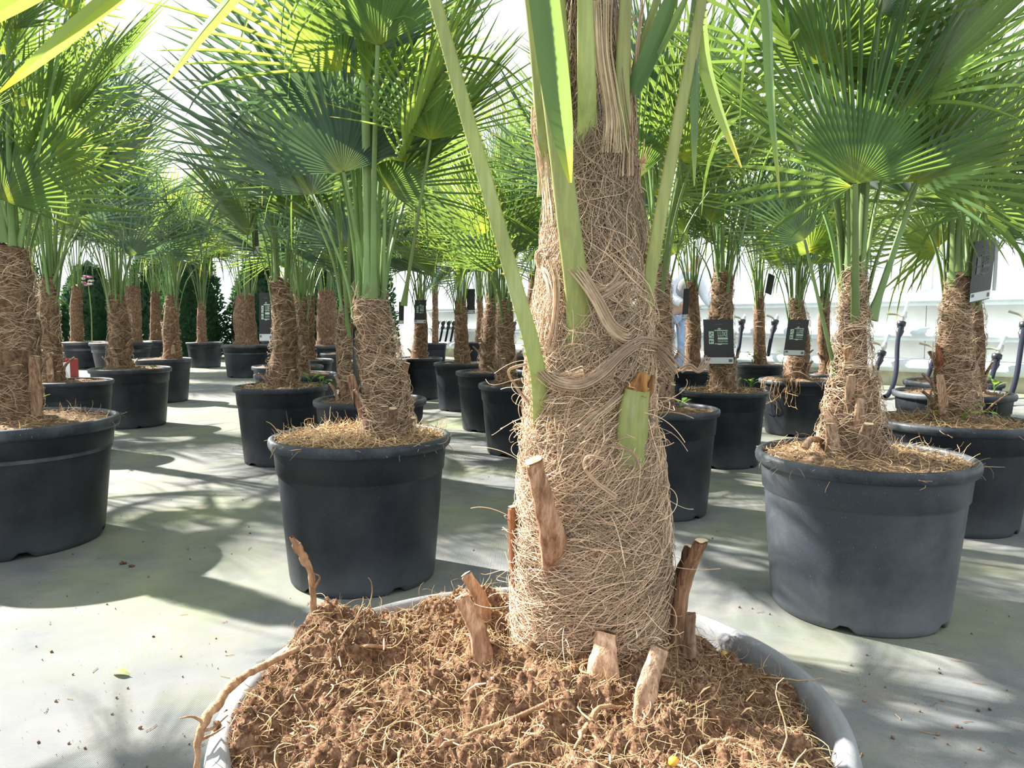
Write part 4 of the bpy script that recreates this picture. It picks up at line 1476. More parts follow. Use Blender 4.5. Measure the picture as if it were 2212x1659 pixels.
pfg([(1360, 850), (1384, 710), (1410, 560), (1435, 420), (1468, 250), (1500, 90), (1535, -100), (1590, -330)], [0.745, 0.725, 0.715, 0.71, 0.71, 0.71, 0.715, 0.72], 38, A([0.55, 0.1, 0.7]), (-0.3, -0.5, 0.8), 0.45, 'leaf', True,
    [st_([(1590, -330), (1620, -150), (1655, 0), (1665, 200), (1685, 425)], [0.72, 0.70, 0.69, 0.68, 0.675], 26, (1.3, 1.3, 0.9), (3.0, 2.0, 0.6)),
     st_([(1590, -330), (1545, -150), (1505, 30), (1502, 220), (1500, 402)], [0.72, 0.715, 0.712, 0.71, 0.708], 28, (1.0, 1.0, 0.9), (2.5, 2.0, 1.2)),
     st_([(1590, -330), (1520, -100), (1518, 90), (1548, 220), (1602, 362)], [0.72, 0.72, 0.72, 0.718, 0.715], 34, (1.1, 1.0, 0.9), (3.0, 1.6, 1.1))],
    nseg=26, span=200, droop=0.12, limp=0.0)
pfg([(1270, 380), (1268, 200), (1265, 60), (1262, -100), (1256, -420)], [0.725, 0.695, 0.690, 0.69, 0.70], 50, A([0.0, 0.15, 1]), (0.1, -1, 0.1), 0.5, 'leaf', nseg=24, span=60, droop=0.02, limp=0.0)
pfg([(1335, 520), (1342, 310), (1345, 150), (1352, 0), (1370, -350)], [0.74, 0.712, 0.708, 0.708, 0.72], 44, A([0.2, 0.2, 1]), (0, -1, 0.2), 0.5, 'leaf', nseg=30, span=150, droop=0.08, limp=0.0)
pfg([(1190, 420), (1170, 220), (1155, 80), (1140, -30), (1090, -380)], [0.745, 0.715, 0.708, 0.71, 0.72], 38, A([-0.25, 0.2, 1]), (0, -1, 0.2), 0.48, 'leaf_blue', nseg=30, span=150, droop=0.08, limp=0.0)
pfg([(1228, 420), (1222, 220), (1215, 60), (1205, -60), (1190, -400)], [0.735, 0.708, 0.703, 0.702, 0.71], 32, A([-0.1, 0.3, 1]), (0, -1, 0.2), 0.48, 'leaf_blue', nseg=28, span=120, droop=0.05, limp=0.0)
pfg([(1345, 330), (1366, 195), (1385, 100), (1440, -60), (1530, -330)], [0.735, 0.735, 0.736, 0.74, 0.76], 24, A([0.4, 0.3, 0.8]), (-0.3, -0.6, 0.7), 0.45, 'leaf', False,
    [st_([(1365, 200), (1395, 140), (1435, 40), (1470, -60)], [0.715, 0.712, 0.71, 0.71], 40, (1.0, 1.05, 0.9)), st_([(1368, 195), (1402, 140), (1450, 60), (1500, -40)], [0.718, 0.715, 0.713, 0.71], 22, (2.0, 1.7, 1.6))],
    nseg=28, span=190, droop=0.15, limp=0.0)
# the rest of its crown, above the frame
ftop = at(1252, -150, FD)
for az_, inc_ in ((0.3, 0.6), (1.0, 0.35), (1.7, 0.65), (2.4, 0.4), (0.8, 0.9), (1.9, 0.95), (5.6, 0.45)):
    auto_frond(fg, rng, ftop, az_, inc_, 0.36, 0.44, 0.016, 1, rtop=0.03, span=230, limp=0.0, droop=0.1)

def pstub(key, pts, w0, w1, cols=(1.5, 1.4, 1.3), dz=0.0, thk=0.016):
    q_ = PALMS[key]
    zz = q_['P'][:, 2]
    P_ = []
    for j, (x, y) in enumerate(pts):
        g_ = at(x, y, q_['d'])
        i_ = int(np.clip(np.searchsorted(zz, g_[2]), 0, len(zz) - 1))
        c_, r_ = q_['P'][i_], q_['Rr'][i_]
        dx_ = np.clip((g_[0] - c_[0]) / r_, -1, 1)
        P_.append(at(x, y, c_[1] - r_ * math.sqrt(max(0.0, 1 - dx_ * dx_)) - 0.007 * j - dz + (0.030, 0.004, 0.0)[j]))
    m_ = mpp(850, q_['d'])
    P_[0] = P_[0] - A([0, 0, 0.02])
    stub(q_['trunk'], P_, w0 * m_, w1 * m_, thk, A([1, 0.1, 0]), rng, cols, True, k=8)


pstub('R1', [(1833, 885), (1836, 845), (1840, 812)], 24, 17, dz=0.012)
pstub('R1', [(1860, 890), (1862, 850), (1864, 800)], 30, 20, (1.2, 1.0, 0.9))
pstub('R1', [(1858, 930), (1856, 895), (1858, 860)], 30, 16, dz=0.012)
pstub('R1', [(1838, 800), (1834, 770), (1832, 752)], 24, 18, (1.5, 1.3, 1.0))
pstub('R1', [(1805, 870), (1804, 840), (1803, 820)], 18, 14, (1.1, 0.95, 0.85))
pstub('R1', [(1895, 900), (1888, 850), (1884, 820)], 24, 16, (1.1, 0.95, 0.85))
pstub('R1', [(1770, 935), (1750, 950), (1738, 968)], 18, 14, (1.6, 1.5, 1.4), dz=0.02)
pstub('R1', [(1800, 950), (1798, 920), (1790, 890)], 34, 20, (1.4, 1.3, 1.2), dz=0.01)
pstub('L2', [(800, 900), (775, 870), (758, 812)], 24, 18, (1.1, 0.95, 0.85), dz=0.01)
pstub('L2', [(880, 880), (870, 820), (878, 785)], 22, 16, (1.1, 0.95, 0.85))
pstub('L2', [(820, 800), (824, 770), (828, 748)], 22, 10, (1.0, 0.85, 0.75))
pstub('L1', [(72, 900), (76, 850), (74, 770)], 34, 22, (1.2, 1.1, 1.0))
pstub('R2', [(2040, 880), (2036, 850), (2030, 810)], 22, 16, (1.5, 1.4, 1.3), dz=0.01)
pstub('R2', [(2095, 870), (2092, 830), (2095, 800)], 22, 16, (1.5, 1.45, 1.4), dz=0.01)
pstub('R2', [(2035, 790), (2030, 770), (2026, 748)], 20, 10, (0.9, 0.5, 0.4))
pstub('K', [(112, 840), (108, 800), (106, 762)], 16, 10, (1.7, 1.6, 1.5), dz=0.01)
pstub('K', [(84, 850), (80, 800), (76, 755)], 14, 9, (1.7, 1.6, 1.5), dz=0.01)
# ------------------------------------------------------------------ black plant tags
def text_mesh(txt, size, bold=0.0):
    cu = bpy.data.curves.new('lettering', 'FONT')
    cu.body = txt
    cu.size = size
    cu.align_x = 'LEFT'
    cu.offset = bold
    cu.resolution_u = 2
    ob = bpy.data.objects.new('lettering', cu)
    COL.objects.link(ob)
    bpy.context.view_layer.update()
    dg = bpy.context.evaluated_depsgraph_get()
    me = bpy.data.meshes.new_from_object(ob.evaluated_get(dg))
    v = A([x.co[:] for x in me.vertices])
    f = [list(p.vertices) for p in me.polygons]
    bpy.data.objects.remove(ob)
    bpy.data.curves.remove(cu)
    bpy.data.meshes.remove(me)
    return v, f


def fit_text(txt, x0, x1, y0, y1, bold=0.0):
    v, f = text_mesh(txt, 1.0, bold)
    lo, hi = v.min(0), v.max(0)
    v[:, 0] = x0 + (v[:, 0] - lo[0]) / (hi[0] - lo[0]) * (x1 - x0)
    v[:, 1] = y0 + (v[:, 1] - lo[1]) / (hi[1] - lo[1]) * (y1 - y0)
    return v, f


LUXE = fit_text('LUXE', 0.47, 0.80, 0.62, 0.73, 0.012)
COLLECTION = fit_text('COLLECTION', 0.465, 0.795, 0.495, 0.535, 0.012)


def poly_build(items, name, mat, parent, Mx):
    """items: list of (verts (x,y), faces) in card units -> mesh on the card face"""
    V, Fs = [], []
    k = 0
    for v, f in items:
        V += [Mx(p[0], p[1]) for p in v]
        Fs += [[i + k for i in q] for q in f]
        k += len(v)
    me = bpy.data.meshes.new(name)
    me.from_pydata([tuple(p) for p in V], [], Fs)
    me.materials.append(mat)
    o = bpy.data.objects.new(name, me)
    COL.objects.link(o)
    o.parent = parent
    return o


def rect(x0, y0, x1, y1):
    return ([(x0, y0), (x1, y0), (x1, y1), (x0, y1)], [[0, 1, 2, 3]])


def plant_tag(corners, label, thick=0.0015, printed=True, strip=True, faint=False, group='black plant tags on the palms'):
    """corners: world tl, tr, bl of the card"""
    tl, tr, bl = [A(c, float) for c in corners]
    ex, ey = tr - tl, tl - bl
    nn = nrm(np.cross(ex, ey))
    if nn[1] > 0:
        nn = -nn
    org = bl + ex / 2
    root = empty('plant_tag', org)
    tag(root, label, 'plant tag', group)
    # card with slightly bent body
    mb = MB()
    n_ = 7
    g = np.linspace(0, 1, n_)
    pts = []
    for s_ in (0, -1):
        for v in g:
            for u in g:
                b_ = 0.004 * math.sin(v * 3.1) + 0.003 * math.sin(u * 3.1)
                pts.append(bl + ex * u + ey * v + nn * (b_ * 0.3 + s_ * thick))
    Fq = grid_faces(n_, n_)
    mb.add(A(pts), np.concatenate([Fq, Fq[:, ::-1] + n_ * n_]))
    edge = [j for j in range(n_)] + [n_ * (i + 1) - 1 for i in range(1, n_)] + [n_ * n_ - 1 - j for j in range(1, n_)] + [n_ * (n_ - 1 - i) for i in range(1, n_ - 1)]
    mb2 = A([[edge[i], edge[(i + 1) % len(edge)], edge[(i + 1) % len(edge)] + n_ * n_, edge[i] + n_ * n_] for i in range(len(edge))])
    mb.add(A(pts), mb2)
    mb.build('card', M['black'], root, smooth=False)

    def Mx(u, v, off=0.0026):
        b_ = 0.004 * math.sin(v * 3.1) + 0.003 * math.sin(u * 3.1)
        return bl + ex * u + ey * v + nn * (b_ * 0.3 + off * 0.6) - org
    if printed:
        it = [LUXE, COLLECTION, rect(0.17, 0.59, 0.335, 0.735), rect(0.17, 0.455, 0.335, 0.57), rect(0.355, 0.745, 0.80, 0.765), rect(0.465, 0.555, 0.80, 0.60),
              rect(0.36, 0.452, 0.80, 0.467), ([(0.44, 0.46), (0.62, 0.46), (0.585, 0.436), (0.475, 0.436)], [[0, 1, 2, 3]]),
              ([(0.48, 0.775), (0.56, 0.775), (0.585, 0.805), (0.545, 0.795), (0.52, 0.82), (0.495, 0.795), (0.455, 0.805)], [[0, 1, 2, 3, 4, 5, 6]])]
        poly_build(it, 'lettering', M['printgrey' if faint else 'print'], root, Mx)
        it = [rect(0.20, 0.645, 0.25, 0.665), rect(0.235, 0.68, 0.30, 0.70), rect(0.27, 0.61, 0.31, 0.63), rect(0.20, 0.485, 0.245, 0.53), rect(0.265, 0.50, 0.31, 0.52)]
        if not faint:
            poly_build(it, 'emblem_mark', M['black'], root, lambda u, v: Mx(u, v, 0.0036))
        poly_build([rect(0.38, 0.885, 0.62, 0.897)], 'gold_line', M['printgrey'], root, Mx)
    if strip:
        poly_build([rect(0.02, 0.015, 0.98, 0.155)], 'label_strip', M['white'], root, Mx)
        poly_build([rect(0.06, 0.085, 0.19, 0.135), rect(0.82, 0.05, 0.94, 0.115)], 'strip_mark', M['printgrey'], root, lambda u, v: Mx(u, v, 0.0036))
    return root


def tag_px(tl, tr, bl, d, label, dr=0.0, **kw):
    return plant_tag((at(*tl, d), at(*tr, d + dr), at(*bl, d)), label, **kw)


dM2, dM3 = PALMS['M2']['d'], PALMS['M3']['d']
tag_px((1519, 690), (1584, 690), (1521, 787), dM2 - 0.10, 'larger black plant tag with pale lettering and white bottom strip')
tag_px((1703, 690), (1748, 691), (1692, 768), dM3 - 0.09, 'smaller tilted black plant tag with pale lettering, beside the flared palm')
tag_px((2107, 522), (2152, 515), (2092, 655), 2.60, 'long black tag with white strip among petioles at the right edge', dr=0.05, faint=True)
tag_px((2150, 518), (2157, 522), (2144, 628), 2.68, 'second dark card behind the long black tag at the right edge', dr=0.10, printed=False, strip=False)
tag_px((539, 438), (552, 436), (548, 552), 3.80, 'slim black tag hanging high on the stiff blue-green palm', dr=0.08, printed=False)
tag_px((762, 700), (776, 695), (764, 882), 2.10, 'tall black tag seen edge-on against the thick leaning trunk', dr=0.10, printed=False, strip=False)
tag_px((896, 648), (921, 648), (895, 699), PALMS['V']['d'] - 0.1, 'small far black tag with pale emblem left of the staggered pots')
tag_px((862, 652), (873, 652), (861, 700), 7.6, 'narrow far black tag left of the small tag with pale emblem', printed=False)
tag_px((1008, 624), (1026, 624), (1008, 678), PALMS['W']['d'] + 0.06, 'black tag hanging dark among petioles of the staggered pots', printed=False)
tag_px((1477, 624), (1490, 623), (1473, 690), PALMS['M5']['d'] - 0.1, 'narrow black tag beside the person in pale clothes', printed=False)
tag_px((1362, 560), (1372, 556), (1362, 628), PALMS['M1']['d'] - 0.05, 'dark tag glimpsed right behind the foreground trunk', printed=False)
tag_px((560, 632), (588, 632), (560, 738), 8.9, 'far grey tag beside the shaggy barrel trunk', printed=True)
tag_px((1660, 590), (1674, 596), (1652, 632), 6.3, 'small dark tag hanging from the slim palm with grass tufts', printed=False, strip=False)
# printed clear sleeve tied into the fan of the flared palm
q = (at(1752, 172, 1.99), at(1838, 235, 1.95), at(1790, 300, 1.90))
root = plant_tag((at(1742, 168, 2.02), at(1836, 222, 2.0), at(1800, 352, 1.90)), 'pale printed tag tied among the leaves of the flared palm', printed=False, strip=False, group='pale tags')
for ch in root.children:
    ch.data.materials[0] = M['white']
tl, tr, bl = at(1742, 168, 2.018), at(1836, 222, 1.998), at(1800, 352, 1.898)
ex, ey = tr - tl, tl - bl
nn = nrm(np.cross(ex, ey))
nn = -nn if nn[1] > 0 else nn
org = A(root.location)
mx_ = lambda u, v: bl + ex * u + ey * v + nn * 0.004 - org
poly_build([rect(0.0, 0.82, 1, 0.93), rect(0.0, 0.36, 1, 0.44)], 'grey_band', M['printgrey'], root, mx_)
poly_build([rect(0.55, 0.46, 0.98, 0.78), rect(0.05, 0.5, 0.5, 0.62)], 'leaf_picture', M['printgreen'], root, mx_)

# ------------------------------------------------------------------ water valves and hoses on the pipes
def valve(label, top, conn, handle, hose, group='water taps with dark hoses along the pipes', sc=1.0, fwd=0.0):
    o0 = wall_at(*conn, 0.20)
    d0 = o0[1]
    root = empty('water_tap', o0)
    tag(root, label, 'water tap', group)
    p0 = wall_at(*top, 0.13)
    pc = o0
    mb = MB()
    P = resample(np.stack([p0, p0 * 0.45 + pc * 0.55, pc]), 6)[None]
    tubes(mb, P, np.full((1, 6), 0.017 * sc), 8)
    mb.build('outlet_pipe', M['pipewhite'], root)
    mid = p0 * 0.4 + pc * 0.6
    ax = nrm(p0 - pc)
    mb = MB()
    tubes(mb, np.stack([mid - ax * 0.055 * sc, mid - ax * 0.02 * sc, mid, mid + ax * 0.02 * sc, mid + ax * 0.055 * sc])[None], A([[0.022, 0.026, 0.033, 0.026, 0.022]]) * sc, 10)
    mb.build('ball_valve', M['steel'], root)
    h1 = wall_at(*handle, 0.24)
    mb = MB()
    sweep(mb, resample(np.stack([mid + WN * 0.03, mid * 0.6 + h1 * 0.4 + A([0, 0, 0.012]), h1]), 8), np.linspace(0.018, 0.030, 8) * sc, 0.008 * sc, A([0, 0, 1.0]), 8)
    mb.build('lever_handle', M['lever'], root)
    mb = MB()
    hd = nrm(wall_at(*hose[0], 0.22) - pc)
    tubes(mb, np.stack([pc - hd * 0.06 * sc, pc - hd * 0.05 * sc, pc - hd * 0.005 * sc, pc, pc + hd * 0.04 * sc, pc + hd * 0.045 * sc, pc + hd * 0.11 * sc])[None],
          A([[0.03, 0.046, 0.046, 0.038, 0.038, 0.047, 0.026]]) * sc, 12)
    mb.build('hose_connector', M['fitting'], root)
    mb = MB()
    n_ = len(hose)
    P = np.stack([pc] + [at(x, y, wall_at(x, y, 0.22)[1] - fwd * (i + 1) / n_) for i, (x, y) in enumerate(hose)])
    P = resample(P, 18)
    P[:, 2] = np.maximum(P[:, 2], 0.025)
    tubes(mb, P[None], np.full((1, 18), 0.022 * sc), 10)
    mb.build('hose', M['hose'], root)


valve('tallest tap with long curved dark hose right of the flared palm', (1962, 652), (1946, 705), (1916, 678), [(1939, 740), (1936, 800), (1926, 840), (1908, 866)], fwd=1.4)
valve('tap half hidden behind the flared palm trunk', (1919, 722), (1903, 768), (1884, 740), [(1896, 790), (1888, 830)], fwd=0.5)
valve('tap with lever just left of the trunk at the right edge', (2034, 730), (2018, 772), (1986, 741), [(2004, 815), (1990, 850)], fwd=0.5)
valve('tap with lever right of the trunk at the right edge', (2171, 726), (2152, 776), (2114, 754), [(2144, 810), (2130, 850)], fwd=0.6)
valve('tap with long hose cut off by the right edge', (2226, 660), (2212, 708), (2178, 672), [(2206, 745), (2194, 820), (2172, 885)], fwd=1.0)
valve('tap with dark hose right of the larger black tag', (1610, 680), (1602, 699), (1586, 684), [(1598, 740), (1592, 772)], fwd=0.3)
valve('tap with dark hose left of the smaller tilted tag', (1680, 680), (1673, 700), (1656, 681), [(1665, 735), (1659, 768)], fwd=0.3)
valve('tap with black hose beside the person in pale clothes', (1486, 680), (1478, 702), (1464, 688), [(1474, 730), (1466, 756)], fwd=0.3)
for i, x in enumerate((944, 956, 968, 979)):
    valve('far thin hose, %s of four hanging on the pipes beyond the small black tag' % ('first', 'second', 'third', 'fourth')[i], (x + 3, 692), (x + 1, 700), (x - 5, 694), [(x - 2, 718), (x - 6, 738)])
valve('far hose seen just left of the big green foreground leaf stem', (1114, 690), (1110, 702), (1104, 694), [(1108, 722), (1102, 736)])

# ------------------------------------------------------------------ the person working by the wall
PD = 9.6
pb = at(1458, 690, PD)
pr = empty('person', (pb[0], PD, 0))
tag(pr, 'person in pale jacket, grey vest and light blue jeans stooping behind the palms', 'person')


def skin_mesh(name, verts, edges, radii, mat, parent, root=0, sub=2):
    me = bpy.data.meshes.new(name)
    me.from_pydata([tuple(v) for v in verts], edges, [])
    o = bpy.data.objects.new(name, me)
    COL.objects.link(o)
    sm = o.modifiers.new('skin', 'SKIN')
    for i, r_ in enumerate(radii):
        me.skin_vertices[0].data[i].radius = r_ if isinstance(r_, tuple) else (r_, r_)
        me.skin_vertices[0].data[i].use_root = i == root
    ss = o.modifiers.new('sub', 'SUBSURF')
    ss.levels = ss.render_levels = sub
    bpy.context.view_layer.update()
    dg = bpy.context.evaluated_depsgraph_get()
    m2 = bpy.data.meshes.new_from_object(o.evaluated_get(dg))
    bpy.data.objects.remove(o)
    for p in m2.polygons:
        p.use_smooth = True
    m2.materials.clear()
    m2.materials.append(mat)
    o = bpy.data.objects.new(name, m2)
    COL.objects.link(o)
    o.parent = parent
    return o


# stooping to the right; x right, y away, z up (feet at z = 0)
pel, waist, chest, neck, head = (0, 0, 0.88), (0.02, -0.01, 1.00), (0.10, -0.04, 1.20), (0.17, -0.06, 1.36), (0.23, -0.09, 1.47)
V = [pel, waist, chest, neck, head, (0.25, -0.10, 1.55),
     (-0.09, 0, 0.82), (-0.10, -0.02, 0.47), (-0.11, 0.02, 0.09), (-0.11, -0.10, 0.04),
     (0.09, 0, 0.82), (0.11, -0.04, 0.47), (0.10, 0.0, 0.09), (0.10, -0.12, 0.04),
     (-0.06, -0.03, 1.29), (-0.10, -0.10, 1.04), (0.06, -0.24, 0.92), (0.12, -0.29, 0.89),
     (0.28, -0.06, 1.26), (0.36, -0.12, 1.02), (0.42, -0.30, 0.90), (0.45, -0.37, 0.88)]
E_ = [(0, 1), (1, 2), (2, 3), (3, 4), (4, 5), (0, 6), (6, 7), (7, 8), (8, 9), (0, 10), (10, 11), (11, 12), (12, 13), (2, 14), (14, 15), (15, 16), (16, 17), (2, 18), (18, 19), (19, 20), (20, 21)]
Rd = [0.14, 0.125, 0.15, 0.055, 0.085, 0.075, 0.085, 0.06, 0.04, 0.035, 0.085, 0.06, 0.04, 0.035, 0.06, 0.045, 0.035, 0.03, 0.06, 0.045, 0.035, 0.03]
skin_mesh('body', V, E_, Rd, M['skin'], pr)
skin_mesh('jeans', [(0, 0, 0.92), (-0.09, 0, 0.82), (-0.10, -0.02, 0.47), (-0.11, 0.02, 0.10), (0.09, 0, 0.82), (0.11, -0.04, 0.47), (0.10, 0.0, 0.10)], [(0, 1), (1, 2), (2, 3), (0, 4), (4, 5), (5, 6)],
          [0.165, 0.11, 0.085, 0.075, 0.11, 0.085, 0.075], M['jeans'], pr)
skin_mesh('jacket', [(0.01, 0, 0.90), (0.03, -0.01, 1.02), (0.10, -0.04, 1.20), (0.155, -0.055, 1.32), (-0.06, -0.03, 1.29), (-0.10, -0.10, 1.04), (0.04, -0.22, 0.93), (0.28, -0.06, 1.26), (0.36, -0.12, 1.02), (0.41, -0.27, 0.91)],
          [(0, 1), (1, 2), (2, 3), (2, 4), (4, 5), (5, 6), (2, 7), (7, 8), (8, 9)], [0.175, 0.165, 0.18, 0.10, 0.085, 0.07, 0.055, 0.085, 0.07, 0.055], M['jacket'], pr)
skin_mesh('vest', [(0.05, -0.05, 0.98), (0.12, -0.09, 1.16), (0.18, -0.10, 1.27)], [(0, 1), (1, 2)], [0.165, 0.17, 0.13], M['vest'], pr)
skin_mesh('hair', [(0.22, -0.07, 1.50), (0.25, -0.085, 1.57)], [(0, 1)], [0.095, 0.085], M['hair'], pr)
for sx in (-0.11, 0.10):
    skin_mesh('shoe', [(sx, 0.03, 0.05), (sx, -0.13, 0.04)], [(0, 1)], [0.05, 0.045], M['shoe'], pr)

# ------------------------------------------------------------------ conifer hedge behind the far pots
def conifer_mesh(seed, h, r_, n_):
    rg = np.random.default_rng(seed)
    z = h * rg.random(n_) ** 0.9
    rr = r_ * (1 - (z / h) ** 2.2 * 0.75) * (0.72 + 0.34 * rg.random(n_))
    a = rg.random(n_) * 6.283
    p = np.stack([rr * np.cos(a), rr * np.sin(a), z + 0.05], -1)
    d = nrm(np.stack([np.cos(a), np.sin(a), rg.uniform(0.2, 1.6, n_)], -1) + rg.normal(0, 0.35, (n_, 3)))
    s = nrm(np.cross(d, rg.normal(size=(n_, 3))))
    ln = rg.uniform(0.05, 0.12, n_)[:, None]
    V_ = np.stack([p, p + d * ln * 0.5 + s * ln * 0.22, p + d * ln, p + d * ln * 0.5 - s * ln * 0.22], 1)
    m_ = MB()
    c_ = np.repeat(rg.uniform(0.6, 1.5, (n_, 1)) * np.ones((1, 3)), 4, 0)
    m_.add(V_.reshape(-1, 3), np.arange(n_ * 4).reshape(-1, 4), c_)
    return m_


con_src = None
side_words = ['leftmost', 'second', 'third', 'fourth', 'fifth', 'sixth', 'seventh', 'eighth', 'ninth']
cm = [conifer_mesh(50 + i, 2.3, 0.60, 5200).build('foliage', M['conifer'], None, smooth=False) for i in range(3)]
core_m = []
for i in range(9):
    x = -11.6 + i * 1.10
    y = 14.6 + 0.5 * math.sin(i * 2.1)
    r0 = empty('conifer', (x, y, 0))
    tag(r0, 'dark conifer of the hedge, %s counted from the left' % side_words[i], 'conifer', 'dark conifers of the hedge at the back')
    src = cm[i % 3]
    if i < 3:
        o = src
    else:
        o = src.copy()
        COL.objects.link(o)
    o.parent = r0
    o.scale = (1, 1, 0.9 + 0.16 * math.sin(i * 1.7))
    o.rotation_euler = (0, 0, i * 1.3)
    mb = MB()
    lathe(mb, [(0.42, 0.05), (0.5, 0.5), (0.44, 1.2), (0.2, 1.75), (0.02, 1.9)], (x, y, 0), 14)
    mb.build('inner_branches', M['conifer'], r0)

# ------------------------------------------------------------------ weeds, stakes and small things
def weed(loc, h, nl, label, seed, lean=(0, 0), group='weed seedlings in the pots', leaf=0.02):
    rg = np.random.default_rng(seed)
    root = empty('weed_seedling', loc)
    tag(root, label, 'weed', group)
    loc = A(loc, float)
    for i in range(nl):
        a = rg.random() * 6.283
        dd = A([math.cos(a), math.sin(a), 0]) * 0.35 + A([lean[0], lean[1], 0])
        L = h * rg.uniform(0.55, 1.0)
        P = resample(np.stack([loc, loc + A([0, 0, L * 0.6]) + dd * L * 0.3, loc + A([0, 0, L * 0.85]) + dd * L]), 7)
        mb = MB()
        tubes(mb, P[None], np.linspace(0.0016, 0.0009, 7)[None], 5)
        st = mb.build('stem', M['weed'], root)
        mb = MB()
        c = P[-1]
        d1 = nrm(dd + A([0, 0, 0.25]))
        s1 = nrm(np.cross(d1, A([0, 0, 1.0])))
        nn_ = np.cross(s1, d1)
        ll = leaf * rg.uniform(0.7, 1.3)
        t = np.linspace(0, 1, 6)
        wv = np.sin(t * 3.0) ** 0.7 * ll * 0.45
        Pl = c + d1 * (t * ll * 1.5)[:, None] - A([0, 0, 1.0]) * (0.35 * ll * t ** 2)[:, None]
        V_ = np.stack([Pl - s1 * wv[:, None] + nn_ * 0.15 * wv[:, None], Pl, Pl + s1 * wv[:, None] + nn_ * 0.15 * wv[:, None]], 1)
        mb.add(V_.reshape(-1, 3), grid_faces(6, 3))
        mb.build('leaf', M['weed'], st)


def potpt(key, px, py=None, front_=0.0):
    q_ = PALMS[key]
    z = q_['hz'] - 0.015
    g = ground(px, py, z) if py else at(px, 800, q_['d'] - front_)
    off = g[:2] - q_['c'][:2]
    lim_ = 0.86 * q_['R']
    if np.linalg.norm(off) > lim_:
        off = off / np.linalg.norm(off) * lim_
    return (q_['c'][0] + off[0], q_['c'][1] + off[1], z)


weed(potpt('L1', 72, 900), 0.085, 4, 'bright weed seedling in the pot at the left edge', 1, leaf=0.026)
weed(potpt('L2', 815, 938), 0.055, 2, 'single green sprout before the thick leaning trunk', 2, leaf=0.03)
weed(potpt('S', 672, 832), 0.075, 6, 'clover-like weed at the right rim of the stiff blue-green palm pot', 3, leaf=0.028)
weed(potpt('S', 690, 838), 0.06, 5, 'pale weed spilling beside the straw pot', 4, (0.5, -0.4), leaf=0.026)
weed(potpt('R2', 2020, 915), 0.06, 4, 'small two-leaved weed in the pot at the right edge', 5, (0.3, -0.3), leaf=0.026)
weed(potpt('R2', 2070, 920), 0.10, 3, 'trailing weed hanging over the right edge pot rim', 6, (0.7, -0.9), leaf=0.026)
weed(potpt('L', 330, 800), 0.04, 5, 'tiny weed on the rim of the grey pot beside the aisle', 7, (0.4, -0.5), leaf=0.028)
weed(potpt('M4', 1625), 0.12, 8, 'grassy weed tuft left in the slim palm pot', 8, leaf=0.03)
weed(potpt('M4', 1690), 0.15, 8, 'pale grassy weed tuft right in the slim palm pot', 9, leaf=0.03)
weed(potpt('M2', 1620, 845), 0.07, 7, 'grass tuft at the right of the pot with the larger tag', 10, leaf=0.022)
weed(potpt('M1', 1470, 885), 0.05, 4, 'little weed in the pot half hidden by the foreground trunk', 11, leaf=0.022)
weed(potpt('J1', 2150, 850), 0.09, 4, 'round-leaved weed behind the trunk at the right edge', 12, leaf=0.03)


def stake(p0, p1, w_, label, mat='white', name='label_stake', cat='plant label', group=None):
    mb = MB()
    p0, p1 = A(p0, float), A(p1, float)
    root_loc = p0
    sweep(mb, resample(np.stack([p0, p0 * 0.45 + p1 * 0.55 + A([0.001, 0, 0]), p1]), 6), w_, w_ * 0.18, A([1, 0.2, 0]), 8, True, 0.5)
    o = mb.build(name, M[mat], org=root_loc)
    o.location = tuple(root_loc)
    tag(o, label, cat, group)
    return o


g = potpt('L1', 32, 912)
stake(g, A(g) + A([0.006, -0.01, 0.045]), 0.017, 'white plastic stake in the pot at the left edge')
g = ground(1512, 1498, 0.412)
stake(g, A(g) + A([0.004, 0.010, 0.012]), 0.006, 'short white plastic stick lying on the foreground soil')
g = ground(1492, 1530, 0.414)
stake(g + A([-0.006, 0, 0]), A(g) + A([0.006, 0.002, 0.001]), 0.003, 'thin pale sliver beside the short white stick on the soil', name='wood_sliver', cat='sliver')
for (x, y), lb in (((1672, 1432), 'yellow fertiliser bead by the right rim of the foreground pot'), ((1455, 1646), 'yellow fertiliser bead at the bottom of the foreground soil')):
    g = ground(x, y, 0.42)
    for _ in range(4):
        g = ground(x, y, float(soil_z(A([g[0]]), A([g[1]]))[0]) + 0.003)
    off_ = g[:2] - FC[:2]
    if np.linalg.norm(off_) > 0.226:
        g[:2] = FC[:2] + off_ / np.linalg.norm(off_) * 0.226
        g[2] = float(soil_z(A([g[0]]), A([g[1]]))[0]) + 0.004
    mb = MB()
    lathe(mb, [(0.0002, -0.0040), (0.0030, -0.0030), (0.0042, -0.0006), (0.0038, 0.0020), (0.0022, 0.0036), (0.0002, 0.0041)], (0, 0, 0), 12)
    o = mb.build('fertiliser_bead', M['bead'])
    o.location = tuple(g)
    tag(o, lb, 'bead', 'fertiliser beads')

